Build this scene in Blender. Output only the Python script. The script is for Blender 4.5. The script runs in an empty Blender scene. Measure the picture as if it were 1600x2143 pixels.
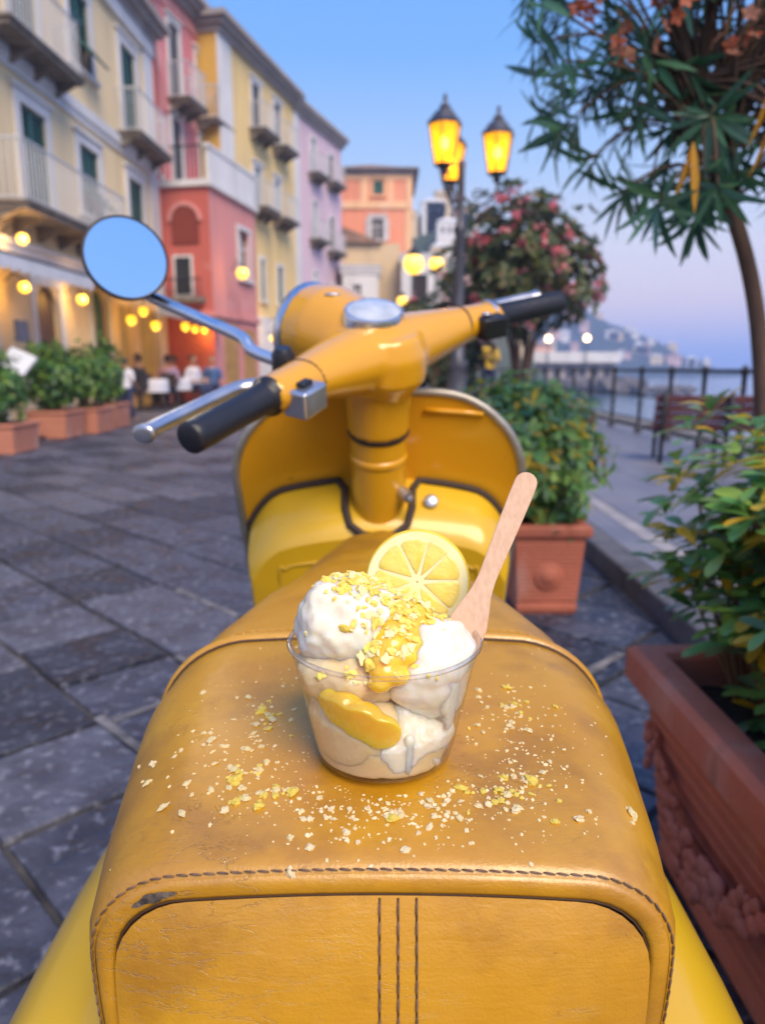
import bpy, bmesh, math, random
from mathutils import Vector, Matrix, noise, Quaternion
R = math.radians
rnd = random.Random(11)
S = bpy.context.scene
COL = S.collection
# ------------------------------------------------------------------ camera
cam_d = bpy.data.cameras.new('camera'); cam = bpy.data.objects.new('camera', cam_d); COL.objects.link(cam)
cam.location = (0, 0, 1.0); cam.rotation_euler = (R(90 - 11.35), 0, 0)
cam_d.sensor_fit = 'VERTICAL'; cam_d.sensor_height = 36.0; cam_d.lens = 36.0 * 1500 / 2143
cam_d.clip_start = 0.02; cam_d.clip_end = 9000
cam_d.dof.use_dof = True; cam_d.dof.focus_distance = 0.365; cam_d.dof.aperture_fstop = 7.5
S.camera = cam
# ------------------------------------------------------------------ sky and sun
SUN_EL, SUN_AZ = 46.0, 153.0            # azimuth measured from +Y towards +X
world = bpy.data.worlds.new('World'); S.world = world; world.use_nodes = True
nt = world.node_tree; nt.nodes.clear()
wo = nt.nodes.new('ShaderNodeOutputWorld'); bg = nt.nodes.new('ShaderNodeBackground')
tc = nt.nodes.new('ShaderNodeTexCoord'); sep = nt.nodes.new('ShaderNodeSeparateXYZ')
rp = nt.nodes.new('ShaderNodeValToRGB'); mixs = nt.nodes.new('ShaderNodeMix'); mixs.data_type = 'RGBA'
sky = nt.nodes.new('ShaderNodeTexSky'); sky.sky_type = 'NISHITA'; sky.sun_disc = False
sky.sun_elevation = R(SUN_EL); sky.sun_rotation = R(SUN_AZ)
scl = nt.nodes.new('ShaderNodeVectorMath'); scl.operation = 'SCALE'; scl.inputs['Scale'].default_value = 0.09
def lin(r, g, b):
    f = lambda c: ((c / 255 + .055) / 1.055) ** 2.4 if c > 10 else c / 255 / 12.92
    return (f(r), f(g), f(b), 1)
el = rp.color_ramp.elements
stops = [(0.0, (184, 180, 196)), (0.035, (208, 188, 198)), (0.08, (222, 200, 202)), (0.15, (206, 204, 214)), (0.24, (160, 188, 226)),
         (0.36, (110, 164, 232)), (0.52, (84, 150, 236)), (1.0, (82, 132, 214))]
el[0].position = stops[0][0]; el[0].color = lin(*stops[0][1]); el[1].position = 1.0; el[1].color = lin(*stops[-1][1])
for p_, c_ in stops[1:-1]:
    e_ = el.new(p_); e_.color = lin(*c_)
nt.links.new(tc.outputs['Generated'], sep.inputs[0]); nt.links.new(sep.outputs['Z'], rp.inputs[0])
nt.links.new(sky.outputs[0], scl.inputs[0])
mixs.inputs['Factor'].default_value = 0.12
nt.links.new(rp.outputs[0], mixs.inputs[6]); nt.links.new(scl.outputs[0], mixs.inputs[7])
nt.links.new(mixs.outputs[2], bg.inputs[0]); bg.inputs[1].default_value = 1.0
nt.links.new(bg.outputs[0], wo.inputs[0])
sun_d = bpy.data.lights.new('sun', 'SUN'); sun = bpy.data.objects.new('sun', sun_d); COL.objects.link(sun)
sun_d.energy = 3.6; sun_d.angle = R(36); sun_d.color = (1.0, 0.82, 0.60)
sdir = Vector((math.sin(R(SUN_AZ)) * math.cos(R(SUN_EL)), math.cos(R(SUN_AZ)) * math.cos(R(SUN_EL)), math.sin(R(SUN_EL))))
sun.rotation_euler = sdir.to_track_quat('Z', 'Y').to_euler()
S.view_settings.view_transform = 'Standard'; S.view_settings.look = 'None'
S.view_settings.exposure = 0.52; S.view_settings.gamma = 1.0
S.render.engine = 'CYCLES'
S.cycles.use_denoising = True; S.cycles.max_bounces = 8; S.cycles.transparent_max_bounces = 16
S.cycles.volume_bounces = 1; S.cycles.sample_clamp_indirect = 4.0; S.cycles.caustics_reflective = False; S.cycles.caustics_refractive = False

# ------------------------------------------------------------------ helpers
class MB:
    def __init__(s): s.v = []; s.f = []; s.m = []; s.mi = 0
    def add(s, vs, fs, M=None):
        o = len(s.v)
        s.v += [tuple(M @ Vector(v)) if M else tuple(v) for v in vs]
        for f in fs: s.f.append(tuple(i + o for i in f)); s.m.append(s.mi)
        return s
    def box(s, c, d, M=None, taper=1.0):
        x, y, z = d[0] / 2, d[1] / 2, d[2] / 2
        vs = []
        for sz, k in ((-1, taper), (1, 1.0)):
            for sx, sy in ((-1, -1), (1, -1), (1, 1), (-1, 1)): vs.append((c[0] + sx * x * k, c[1] + sy * y * k, c[2] + sz * z))
        return s.add(vs, [(3, 2, 1, 0), (4, 5, 6, 7), (0, 1, 5, 4), (1, 2, 6, 5), (2, 3, 7, 6), (3, 0, 4, 7)], M)
    def b2(s, x0, x1, y0, y1, z0, z1, M=None):
        return s.box(((x0 + x1) / 2, (y0 + y1) / 2, (z0 + z1) / 2), (abs(x1 - x0), abs(y1 - y0), abs(z1 - z0)), M)
    def tube(s, path, rad, n=10, cap=True, closed=False, flat=1.0, upv=None):
        path = [Vector(p) for p in path]; m = len(path)
        if not hasattr(rad, '__len__'): rad = [rad] * m
        ts = []
        for i in range(m):
            a = path[(i - 1) % m] if (closed or i > 0) else path[i]; b = path[(i + 1) % m] if (closed or i < m - 1) else path[i]
            t = b - a; ts.append(t.normalized() if t.length > 1e-9 else Vector((0, 0, 1)))
        u = Vector(upv) if upv else (Vector((0, 0, 1)) if abs(ts[0].z) < .9 else Vector((1, 0, 0)))
        vs = []
        for i in range(m):
            u = (u - ts[i] * u.dot(ts[i]))
            u = u.normalized() if u.length > 1e-6 else ts[i].orthogonal().normalized()
            w = ts[i].cross(u)
            for k in range(n):
                a = 2 * math.pi * k / n
                vs.append(path[i] + (u * math.cos(a) * flat + w * math.sin(a)) * rad[i])
        fs = []
        for i in range(m if closed else m - 1):
            j = (i + 1) % m
            for k in range(n):
                l = (k + 1) % n; fs.append((i * n + k, i * n + l, j * n + l, j * n + k))
        if cap and not closed:
            fs.append(tuple(range(n - 1, -1, -1))); fs.append(tuple((m - 1) * n + k for k in range(n)))
        return s.add(vs, fs)
    def lathe(s, prof, n=24, M=None, cap0=False, cap1=False, sx=1.0, sy=1.0):
        vs = [(r * math.cos(2 * math.pi * k / n) * sx, r * math.sin(2 * math.pi * k / n) * sy, z) for r, z in prof for k in range(n)]
        fs = [(i * n + k, i * n + (k + 1) % n, (i + 1) * n + (k + 1) % n, (i + 1) * n + k) for i in range(len(prof) - 1) for k in range(n)]
        if cap0: fs.append(tuple(range(n - 1, -1, -1)))
        if cap1: fs.append(tuple((len(prof) - 1) * n + k for k in range(n)))
        return s.add(vs, fs, M)
    def ball(s, c, r, n=10, m=6):
        if not hasattr(r, '__len__'): r = (r, r, r)
        prof = [(max(math.sin(math.pi * i / m), 1e-4), -math.cos(math.pi * i / m)) for i in range(m + 1)]
        return s.lathe(prof, n, Matrix.Translation(c) @ Matrix.Diagonal((r[0], r[1], r[2], 1)))
    def grid(s, rows, close=False):
        nu = len(rows[0]); vs = [p for r_ in rows for p in r_]; fs = []
        for i in range(len(rows) - 1):
            for k in range(nu if close else nu - 1):
                l = (k + 1) % nu; fs.append((i * nu + k, i * nu + l, (i + 1) * nu + l, (i + 1) * nu + k))
        return s.add(vs, fs)
    def prism(s, poly, z0, z1, M=None):
        n = len(poly); vs = [(p[0], p[1], z0) for p in poly] + [(p[0], p[1], z1) for p in poly]
        return s.add(vs, [tuple(range(n - 1, -1, -1)), tuple(range(n, 2 * n))] + [(k, (k + 1) % n, n + (k + 1) % n, n + k) for k in range(n)], M)
    def mesh(s, name, mats, smooth=False, angle=None):
        me = bpy.data.meshes.new(name); me.from_pydata(s.v, [], s.f)
        for m in (mats if isinstance(mats, (list, tuple)) else [mats]): me.materials.append(m)
        if any(s.m): me.polygons.foreach_set('material_index', s.m)
        if smooth:
            me.polygons.foreach_set('use_smooth', [True] * len(me.polygons))
            if angle: me.set_sharp_from_angle(angle=R(angle))
        me.update(); return me
    def build(s, name, mats, parent=None, smooth=False, bevel=0, angle=None, seg=2, sub=0):
        o = link(name, s.mesh(name, mats, smooth or bevel > 0, angle or (35 if (bevel > 0 and not smooth) else None)), parent)
        if bevel:
            md = o.modifiers.new('bevel', 'BEVEL'); md.width = bevel; md.segments = seg; md.limit_method = 'ANGLE'; md.angle_limit = R(35)
        if sub:
            md = o.modifiers.new('sub', 'SUBSURF'); md.levels = md.render_levels = sub
        return o
LOCAL = set()
def link(name, me, parent=None):
    o = bpy.data.objects.new(name, me); COL.objects.link(o)
    if parent is not None:
        o.parent = parent
        if parent.type == 'EMPTY' and parent.name not in LOCAL: o.location = -parent.location
    return o
def tag(o, label=None, cat=None, group=None, kind=None):
    if label: o['label'] = label
    if cat: o['category'] = cat
    if group: o['group'] = group
    if kind: o['kind'] = kind
    return o
def thing(name, label, cat, loc=(0, 0, 0), rz=None, group=None):
    o = bpy.data.objects.new(name, None); COL.objects.link(o); o.location = loc; o.empty_display_size = .1
    if rz is not None: o.rotation_euler = (0, 0, rz); LOCAL.add(o.name)
    return tag(o, label, cat, group)
def copy_tree(o, parent=None):
    c = o.copy(); COL.objects.link(c); c.parent = parent
    for ch in [x for x in bpy.data.objects if x.parent == o]: copy_tree(ch, c)
    return c
def remesh(mb, voxel, smooth=6):
    """union of overlapping closed shapes -> one continuous mesh builder"""
    me = mb.mesh('tmp', []); o = bpy.data.objects.new('tmp', me); COL.objects.link(o)
    md = o.modifiers.new('r', 'REMESH'); md.mode = 'VOXEL'; md.voxel_size = voxel; md.use_smooth_shade = True
    if smooth:
        m2 = o.modifiers.new('s', 'SMOOTH'); m2.factor = .5; m2.iterations = smooth
    dg = bpy.context.evaluated_depsgraph_get(); ev = o.evaluated_get(dg); me2 = ev.to_mesh()
    out = MB(); out.v = [tuple(v.co) for v in me2.vertices]; out.f = [tuple(p.vertices) for p in me2.polygons]; out.m = [0] * len(out.f)
    ev.to_mesh_clear(); bpy.data.objects.remove(o); bpy.data.meshes.remove(me)
    return out
def smooth01(t): t = max(0, min(1, t)); return t * t * (3 - 2 * t)
def interp(xs, ys, x):
    if x <= xs[0]: return ys[0]
    for i in range(len(xs) - 1):
        if x <= xs[i + 1]:
            t = (x - xs[i]) / (xs[i + 1] - xs[i]); return ys[i] + (ys[i + 1] - ys[i]) * t
    return ys[-1]
def catmull(pts, n):
    pts = [Vector(p) for p in pts]; out = []
    for i in range(len(pts) - 1):
        p0 = pts[max(i - 1, 0)]; p1 = pts[i]; p2 = pts[i + 1]; p3 = pts[min(i + 2, len(pts) - 1)]
        for k in range(n):
            t = k / n
            out.append(.5 * ((2 * p1) + (p2 - p0) * t + (2 * p0 - 5 * p1 + 4 * p2 - p3) * t * t + (3 * p1 - p0 - 3 * p2 + p3) * t ** 3))
    out.append(pts[-1]); return out

# ------------------------------------------------------------------ materials
def mat(name, col, rough=.6, metal=0, col2=None, nscale=8, ndet=4, bump=0, bscale=40, spec=.5, coat=0, trans=0, emit=None, estr=0, nlo=.35, nhi=.65, rvar=0, stretch=(1, 1, 1), subs=0):
    m = bpy.data.materials.new(name); m.use_nodes = True; t = m.node_tree; b = t.nodes['Principled BSDF']
    L = t.links.new; N = t.nodes.new
    b.inputs['Base Color'].default_value = (*col, 1); b.inputs['Roughness'].default_value = rough; b.inputs['Metallic'].default_value = metal
    b.inputs['Specular IOR Level'].default_value = spec
    if coat: b.inputs['Coat Weight'].default_value = coat; b.inputs['Coat Roughness'].default_value = .08
    if subs: b.inputs['Subsurface Weight'].default_value = subs; b.inputs['Subsurface Radius'].default_value = (.012, .008, .004); b.inputs['Subsurface Scale'].default_value = 1.0
    if emit: b.inputs['Emission Color'].default_value = (*emit, 1); b.inputs['Emission Strength'].default_value = estr
    co = None
    if col2 or bump or rvar:
        co = N('ShaderNodeTexCoord'); mp = N('ShaderNodeMapping'); mp.inputs['Scale'].default_value = stretch; L(co.outputs['Object'], mp.inputs[0])
    if col2 or rvar:
        n = N('ShaderNodeTexNoise'); n.inputs['Scale'].default_value = nscale; n.inputs['Detail'].default_value = ndet; L(mp.outputs[0], n.inputs['Vector'])
        mr = N('ShaderNodeMapRange'); mr.inputs['From Min'].default_value = nlo; mr.inputs['From Max'].default_value = nhi; L(n.outputs['Fac'], mr.inputs[0])
        if col2:
            mx = N('ShaderNodeMix'); mx.data_type = 'RGBA'; mx.inputs[6].default_value = (*col, 1); mx.inputs[7].default_value = (*col2, 1)
            L(mr.outputs[0], mx.inputs['Factor']); L(mx.outputs[2], b.inputs['Base Color'])
        if rvar:
            r2 = N('ShaderNodeMapRange'); r2.inputs['To Min'].default_value = rough - rvar; r2.inputs['To Max'].default_value = rough + rvar
            L(mr.outputs[0], r2.inputs[0]); L(r2.outputs[0], b.inputs['Roughness'])
    if bump:
        n2 = N('ShaderNodeTexNoise'); n2.inputs['Scale'].default_value = bscale; n2.inputs['Detail'].default_value = 5; L(mp.outputs[0], n2.inputs['Vector'])
        bp = N('ShaderNodeBump'); bp.inputs['Strength'].default_value = bump; bp.inputs['Distance'].default_value = .5 / bscale; L(n2.outputs['Fac'], bp.inputs['Height']); L(bp.outputs[0], b.inputs['Normal'])
    if trans:
        tr = N('ShaderNodeBsdfTranslucent'); tr.inputs[0].default_value = (*[min(1, c * 1.6) for c in col], 1)
        ms = N('ShaderNodeMixShader'); ms.inputs[0].default_value = trans; o = t.nodes['Material Output']
        L(b.outputs[0], ms.inputs[1]); L(tr.outputs[0], ms.inputs[2]); L(ms.outputs[0], o.inputs[0])
    return m
def glass_mat(name, tint=(.97, .97, .97), refl=1.0, rough=.03):
    m = bpy.data.materials.new(name); m.use_nodes = True; t = m.node_tree; t.nodes.clear(); N = t.nodes.new; L = t.links.new
    o = N('ShaderNodeOutputMaterial'); tr = N('ShaderNodeBsdfTransparent'); tr.inputs[0].default_value = (*tint, 1)
    gl = N('ShaderNodeBsdfGlossy'); gl.inputs['Roughness'].default_value = rough
    fr = N('ShaderNodeLayerWeight'); fr.inputs[0].default_value = .35; mu = N('ShaderNodeMath'); mu.operation = 'MULTIPLY_ADD'; mu.inputs[1].default_value = .75 * refl; mu.inputs[2].default_value = .035
    L(fr.outputs['Facing'], mu.inputs[0]); pw = N('ShaderNodeMath'); pw.operation = 'POWER'; pw.inputs[1].default_value = 1.6; L(mu.outputs[0], pw.inputs[0])
    ms = N('ShaderNodeMixShader'); L(pw.outputs[0], ms.inputs[0]); L(tr.outputs[0], ms.inputs[1]); L(gl.outputs[0], ms.inputs[2]); L(ms.outputs[0], o.inputs[0])
    return m
def speck(m, c, scale, lo, hi, stretch=(1, 1, 1), amt=1.0, det=4):
    """a second, patchy layer of colour: chips, stains, lime bloom"""
    t = m.node_tree; bs = t.nodes['Principled BSDF']; N = t.nodes.new; L = t.links.new
    co = N('ShaderNodeTexCoord'); mp = N('ShaderNodeMapping'); mp.inputs['Scale'].default_value = stretch; L(co.outputs['Object'], mp.inputs[0])
    n = N('ShaderNodeTexNoise'); n.inputs['Scale'].default_value = scale; n.inputs['Detail'].default_value = det; L(mp.outputs[0], n.inputs['Vector'])
    r_ = N('ShaderNodeMapRange'); r_.inputs['From Min'].default_value = lo; r_.inputs['From Max'].default_value = hi; r_.inputs['To Max'].default_value = amt; L(n.outputs['Fac'], r_.inputs[0])
    mx = N('ShaderNodeMix'); mx.data_type = 'RGBA'; mx.inputs[7].default_value = (*c, 1); L(bs.inputs['Base Color'].links[0].from_socket, mx.inputs[6]); L(r_.outputs[0], mx.inputs['Factor']); L(mx.outputs[2], bs.inputs['Base Color'])
    return m
# ------------------------------------------------------------------ ground, water
M_joint = mat('joint_dirt', (.02, .02, .026), .9, col2=(.09, .085, .085), nscale=6, bump=.5, bscale=60)
def stone_mat(name, a, b, c):
    m = mat(name, a, .56, col2=b, nscale=7, ndet=8, bump=.9, bscale=22, rvar=.16, spec=.4)
    t = m.node_tree; bs = t.nodes['Principled BSDF']; L = t.links.new; N = t.nodes.new      # pale chisel scars and lichen spots
    co = N('ShaderNodeTexCoord'); n = N('ShaderNodeTexNoise'); n.inputs['Scale'].default_value = 30; n.inputs['Detail'].default_value = 3; L(co.outputs['Object'], n.inputs['Vector'])
    r_ = N('ShaderNodeMapRange'); r_.inputs['From Min'].default_value = .56; r_.inputs['From Max'].default_value = .72; r_.inputs['To Max'].default_value = .8; L(n.outputs['Fac'], r_.inputs[0])
    mx = N('ShaderNodeMix'); mx.data_type = 'RGBA'; mx.inputs[7].default_value = (*c, 1)
    src = bs.inputs['Base Color'].links[0].from_socket; L(src, mx.inputs[6]); L(r_.outputs[0], mx.inputs['Factor']); L(mx.outputs[2], bs.inputs['Base Color'])
    return m
M_stones = [stone_mat('basalt_a', (.030, .035, .056), (.080, .086, .122), (.25, .26, .32)), stone_mat('basalt_b', (.016, .019, .032), (.044, .049, .074), (.18, .19, .24)),
            stone_mat('basalt_c', (.054, .058, .085), (.112, .117, .155), (.29, .30, .35))]
M_mortar = mat('pale_mortar', (.24, .225, .23), .9, col2=(.08, .08, .085), nscale=14, bump=.6, bscale=50)
road = tag(MB().add([(-60, -8, -.014), (1.1, -8, -.014), (1.1, 60, -.014), (-60, 60, -.014)], [(0, 1, 2, 3)]).build('road', M_joint), 'dark basalt street paved with diagonal stone slabs', None, None, 'structure')
pav = []
rr = random.Random(5)
c45 = math.sqrt(.5)
def rot45(a, b): return (a * c45 + b * c45, -a * c45 + b * c45)      # a along the rows (right and towards camera), b across
WROW = .39
for j in range(-4, 70):
    a = -40 + rr.random() * .5
    while a < 14:
        ln = rr.uniform(.36, .62)
        b0, b1 = j * WROW, (j + 1) * WROW
        cx, cy = rot45(a + ln / 2, (b0 + b1) / 2)
        if -9.5 < cx < 1.06 + .3 and -.6 < cy < 24 and abs(cx) < 1.6 + cy * .62:
            g = .010
            pts = [(a + g, b0 + g), (a + ln - g, b0 + g), (a + ln - g, b1 - g), (a + g, b1 - g)]
            pts = [rot45(p[0] + rr.uniform(-.006, .006), p[1] + rr.uniform(-.005, .005)) for p in pts]
            if max(p[0] for p in pts) < 1.09: pav.append((math.hypot(cx, cy), cx, cy, pts, rr.uniform(-.003, .004), rr.randrange(3)))
            elif min(p[0] for p in pts) < 1.06:
                poly = []
                for i in range(4):
                    p, q = pts[i], pts[(i + 1) % 4]
                    if p[0] <= 1.09: poly.append(p)
                    if (p[0] <= 1.09) != (q[0] <= 1.09):
                        t = (1.09 - p[0]) / (q[0] - p[0]); poly.append((1.09, p[1] + (q[1] - p[1]) * t))
                if len(poly) > 2: pav.append((math.hypot(cx, cy), cx, cy, poly, rr.uniform(-.003, .004), rr.randrange(3)))
        a += ln
pav.sort(key=lambda p: p[0])
def slab(mb, poly, z):
    n = len(poly); cx = sum(p[0] for p in poly) / n; cy = sum(p[1] for p in poly) / n
    def ins(p, d): v = Vector((cx - p[0], cy - p[1])); l = max(v.length, 1e-6); return (p[0] + v.x / l * d, p[1] + v.y / l * d)
    lv = [(0, z - .02), (0, z - .005), (.004, z - .001), (.012, z)]
    vs = []
    for d, zz in lv: vs += [(*ins(p, d), zz) for p in poly]
    fs = [tuple(3 * n + k for k in range(n))]
    for i in range(3): fs += [(i * n + k, i * n + (k + 1) % n, (i + 1) * n + (k + 1) % n, (i + 1) * n + k) for k in range(n)]
    mb.add(vs, fs)
inview = [p for p in pav if p[2] > 0.5 and abs(p[1]) < .3 + .56 * p[2]]
ids = set(id(p) for p in inview[:300])
rest = MB()
for p in pav:
    if id(p) in ids:
        mb = MB(); slab(mb, p[3], p[4]); mb.build('paving_stone', M_stones[p[5]], road)
    else:
        rest.mi = p[5]; slab(rest, p[3], p[4])
tag(rest.build('paving_stones', M_stones, road), kind='stuff')
mo = MB()
for (ax, bx, j) in [(-2.55, -1.7, 5), (-1.7, -1.15, 4), (-1.95, -1.3, 2), (-2.9, -2.4, 4), (-1.05, -.6, 6), (-2.2, -1.9, 3)]:
    n = 9; row0 = []; row1 = []
    for i in range(n):
        a = ax + (bx - ax) * i / (n - 1); w_ = .010 + .012 * rr.random()
        row0.append((*rot45(a, j * WROW - w_), .0045)); row1.append((*rot45(a, j * WROW + w_), .0045))
    mo.grid([row1, row0])
for (a, b0, b1) in [(-1.1, 1.95, 2.3), (-1.62, 1.56, 1.93), (-.95, 2.35, 2.7), (-1.9, .8, 1.1)]:
    row0 = []; row1 = []
    for i in range(7):
        b = b0 + (b1 - b0) * i / 6; w_ = .008 + .012 * rr.random()
        row0.append((*rot45(a - w_, b), .0045)); row1.append((*rot45(a + w_, b), .0045))
    mo.grid([row1, row0])
tag(mo.build('mortar_patches', M_mortar, road), kind='stuff')

M_pave = mat('promenade_stone', (.13, .13, .165), .55, col2=(.19, .19, .225), nscale=3, ndet=6, bump=.3, bscale=30, rvar=.1)
M_kerb = mat('kerb_stone', (.075, .072, .085), .7, col2=(.13, .125, .13), nscale=7, bump=.5, bscale=30)
M_pale = mat('pale_edging_stone', (.36, .33, .33), .7, col2=(.26, .245, .25), nscale=6, bump=.4, bscale=30)
pavement = tag(MB().add([(1.24, -8, .1), (3.95, -8, .1), (3.95, 60, .1), (1.24, 60, .1)], [(0, 1, 2, 3)]).build('pavement', M_pave), 'grey stone seafront pavement behind a dark kerb', None, None, 'structure')
y = -2.0; kerbs = 0
while y < 30:
    ln = rr.uniform(.85, 1.15)
    MB().b2(1.1, 1.238, y + .004, y + ln - .004, -.02, .102 + rr.uniform(-.003, .003)).build('kerb_stone', M_kerb, pavement, bevel=.012)
    y += ln
y = 1.0
while y < 12:
    ln = rr.uniform(.7, .95)
    MB().b2(1.40, 1.50, y + .004, y + ln - .004, .08, .1045 + rr.uniform(-.001, .002)).build('edging_stone', M_pale, pavement, bevel=.004)
    y += ln
for iy in range(0, 24):                         # large slabs of the promenade
    for ix in range(4):
        x0 = 1.51 + ix * .6; y0 = 1.2 + iy * .62 + (ix % 2) * .3
        if x0 + .6 < 3.94:
            MB().b2(x0 + .004, x0 + .596, y0 + .004, y0 + .616, .07, .104 + rr.uniform(-.0012, .0018)).build('pavement_slab', M_pave, pavement)
M_seawall = mat('sea_wall_stone', (.22, .21, .2), .85, col2=(.15, .145, .15), nscale=2, bump=.5, bscale=8)
sw = MB().b2(3.951, 4.35, -8, 60, -6, .16)
tag(sw.build('sea_wall', M_seawall), 'grey stone sea wall edge under the black railing', 'wall')
def water_mat():
    m = mat('sea_water', (.10, .17, .24), .12, spec=.5); t = m.node_tree; b = t.nodes['Principled BSDF']; N = t.nodes.new; L = t.links.new
    co = N('ShaderNodeTexCoord'); mp = N('ShaderNodeMapping'); mp.inputs['Scale'].default_value = (.35, 1.2, 1); L(co.outputs['Object'], mp.inputs[0])
    n = N('ShaderNodeTexNoise'); n.inputs['Scale'].default_value = .8; n.inputs['Detail'].default_value = 6; L(mp.outputs[0], n.inputs['Vector'])
    bp = N('ShaderNodeBump'); bp.inputs['Strength'].default_value = .35; bp.inputs['Distance'].default_value = .5; L(n.outputs['Fac'], bp.inputs['Height']); L(bp.outputs[0], b.inputs['Normal'])
    return m
tag(MB().add([(4.3, -40, -3.2), (4000, -40, -3.2), (4000, 4000, -3.2), (-1500, 4000, -3.2), (-1500, 62, -3.2), (4.3, 62, -3.2)], [(0, 1, 2, 3, 4, 5)]).build('sea', water_mat()), 'calm pale blue sea reaching the horizon', None, None, 'structure')
# land under the far street and the hill
M_land = mat('far_ground', (.12, .12, .11), .9, col2=(.07, .09, .05), nscale=.05)
tag(MB().add([(-1500, 60, -.02), (4.35, 60, -.02), (9, 120, -.02), (9, 300, -.02), (-1500, 300, -.02)], [(0, 1, 2, 3, 4)]).build('terrain', M_land), 'ground of the town beyond the street', None, None, 'structure')

# ------------------------------------------------------------------ buildings
def plaster(name, a, b, s=.7):
    m = mat(name, a, .85, col2=b, nscale=s, ndet=6, bump=.25, bscale=18, nlo=.3, nhi=.7)
    speck(m, tuple(x * .62 + .03 for x in a), 1.1, .50, .72, (1.6, 1.6, .22), .65, 6); speck(m, tuple(min(.85, x * .7 + .2) for x in a), .9, .60, .68, (1, 1, 1), .5, 7)
    return m
M_cream = plaster('cream_plaster', (.82, .63, .35), (.72, .56, .34)); M_white = plaster('white_plaster', (.70, .69, .70), (.58, .57, .57))
M_pink = plaster('pink_plaster', (.68, .21, .23), (.62, .23, .23)); M_red = plaster('red_plaster', (.52, .12, .09), (.45, .11, .085)); M_rose = plaster('rose_plaster', (.66, .24, .22), (.60, .27, .25))
M_yellow = plaster('yellow_plaster', (.80, .57, .22), (.72, .54, .27)); M_gold = plaster('golden_plaster', (.60, .36, .06), (.54, .33, .08)); M_lilac = plaster('lilac_plaster', (.66, .48, .56), (.60, .45, .51))
M_salmon = plaster('salmon_plaster', (.80, .28, .16), (.74, .32, .2)); M_apricot = plaster('apricot_plaster', (.84, .50, .27), (.78, .48, .28)); M_sand = plaster('sand_plaster', (.66, .50, .30), (.56, .43, .28))
M_cornice = plaster('grey_cornice', (.36, .31, .29), (.28, .25, .24)); M_tile = mat('roof_tile', (.30, .17, .12), .85, col2=(.20, .13, .10), nscale=3, bump=.4, bscale=6)
M_green = mat('green_shutter', (.012, .075, .065), .5, col2=(.02, .11, .09), nscale=4); M_dark = mat('dark_glass', (.02, .025, .03), .12); M_room = mat('dark_room', (.03, .02, .02), .9)
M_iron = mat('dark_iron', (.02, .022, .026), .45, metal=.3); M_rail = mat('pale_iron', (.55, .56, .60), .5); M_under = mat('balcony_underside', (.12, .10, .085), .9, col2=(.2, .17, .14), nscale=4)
M_door = mat('brown_door', (.10, .045, .025), .5, col2=(.15, .07, .035), nscale=5, stretch=(8, 8, 1)); M_brownsh = mat('grey_shutter', (.10, .11, .13), .6); M_blueglass = mat('pale_shutter', (.42, .48, .54), .5)
M_lit = mat('lit_interior', (.20, .11, .04), .6, col2=(.05, .03, .015), nscale=2.5, emit=(1.0, .50, .10), estr=.16)

def wall_mesh(mb, u0, u1, z0, z1, holes, D=6.0, rev=.18, top=True):
    us = sorted({u0, u1, *[h[0] for h in holes], *[h[1] for h in holes]}); zs = sorted({z0, z1, *[h[2] for h in holes], *[h[3] for h in holes]})
    us = [u for u in us if u0 <= u <= u1]; zs = [z for z in zs if z0 <= z <= z1]
    for i in range(len(us) - 1):
        for j in range(len(zs) - 1):
            a, b, c, d = us[i], us[i + 1], zs[j], zs[j + 1]; m, n = (a + b) / 2, (c + d) / 2
            if any(h[0] < m < h[1] and h[2] < n < h[3] for h in holes): continue
            mb.add([(a, 0, c), (b, 0, c), (b, 0, d), (a, 0, d)], [(0, 1, 2, 3)])
    for a, b, c, d in holes:
        mb.add([(a, 0, c), (b, 0, c), (b, 0, d), (a, 0, d), (a, rev, c), (b, rev, c), (b, rev, d), (a, rev, d)], [(0, 4, 5, 1), (1, 5, 6, 2), (2, 6, 7, 3), (3, 7, 4, 0)])
    mb.add([(u0, 0, z0), (u1, 0, z0), (u1, D, z0), (u0, D, z0), (u0, 0, z1), (u1, 0, z1), (u1, D, z1), (u0, D, z1)], [(0, 4, 7, 3), (1, 2, 6, 5), (2, 3, 7, 6)] + ([(4, 5, 6, 7)] if top else []))
def arch_fill(mb, u0, u1, zs, zt, rev=.18):
    r = (u1 - u0) / 2; n = 10; c = (u0 + u1) / 2; k = (zt - zs) / r
    pts = [(c - r * math.cos(math.pi * i / n), zs + r * k * math.sin(math.pi * i / n)) for i in range(n + 1)]
    for i in range(n):
        p, q = pts[i], pts[i + 1]
        mb.add([(p[0], .002, p[1]), (q[0], .002, q[1]), (q[0], .002, zt), (p[0], .002, zt), (p[0], rev, p[1]), (q[0], rev, q[1])], [(0, 1, 2, 3), (1, 0, 4, 5)])
def louvre(mb, w, h, t=.04):
    mb.b2(0, .06, 0, t, 0, h); mb.b2(w - .06, w, 0, t, 0, h); mb.b2(.06, w - .06, 0, t, 0, .07); mb.b2(.06, w - .06, 0, t, h - .07, h); mb.b2(.06, w - .06, 0, t, h * .5 - .03, h * .5 + .03)
    n = max(5, int(h / .085))
    for i in range(n):
        z = .08 + (h - .16) * (i + .5) / n
        mb.add([(.06, .002, z - .04), (w - .06, .002, z - .04), (w - .06, t - .004, z + .03), (.06, t - .004, z + .03)], [(0, 1, 2, 3)])
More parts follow.
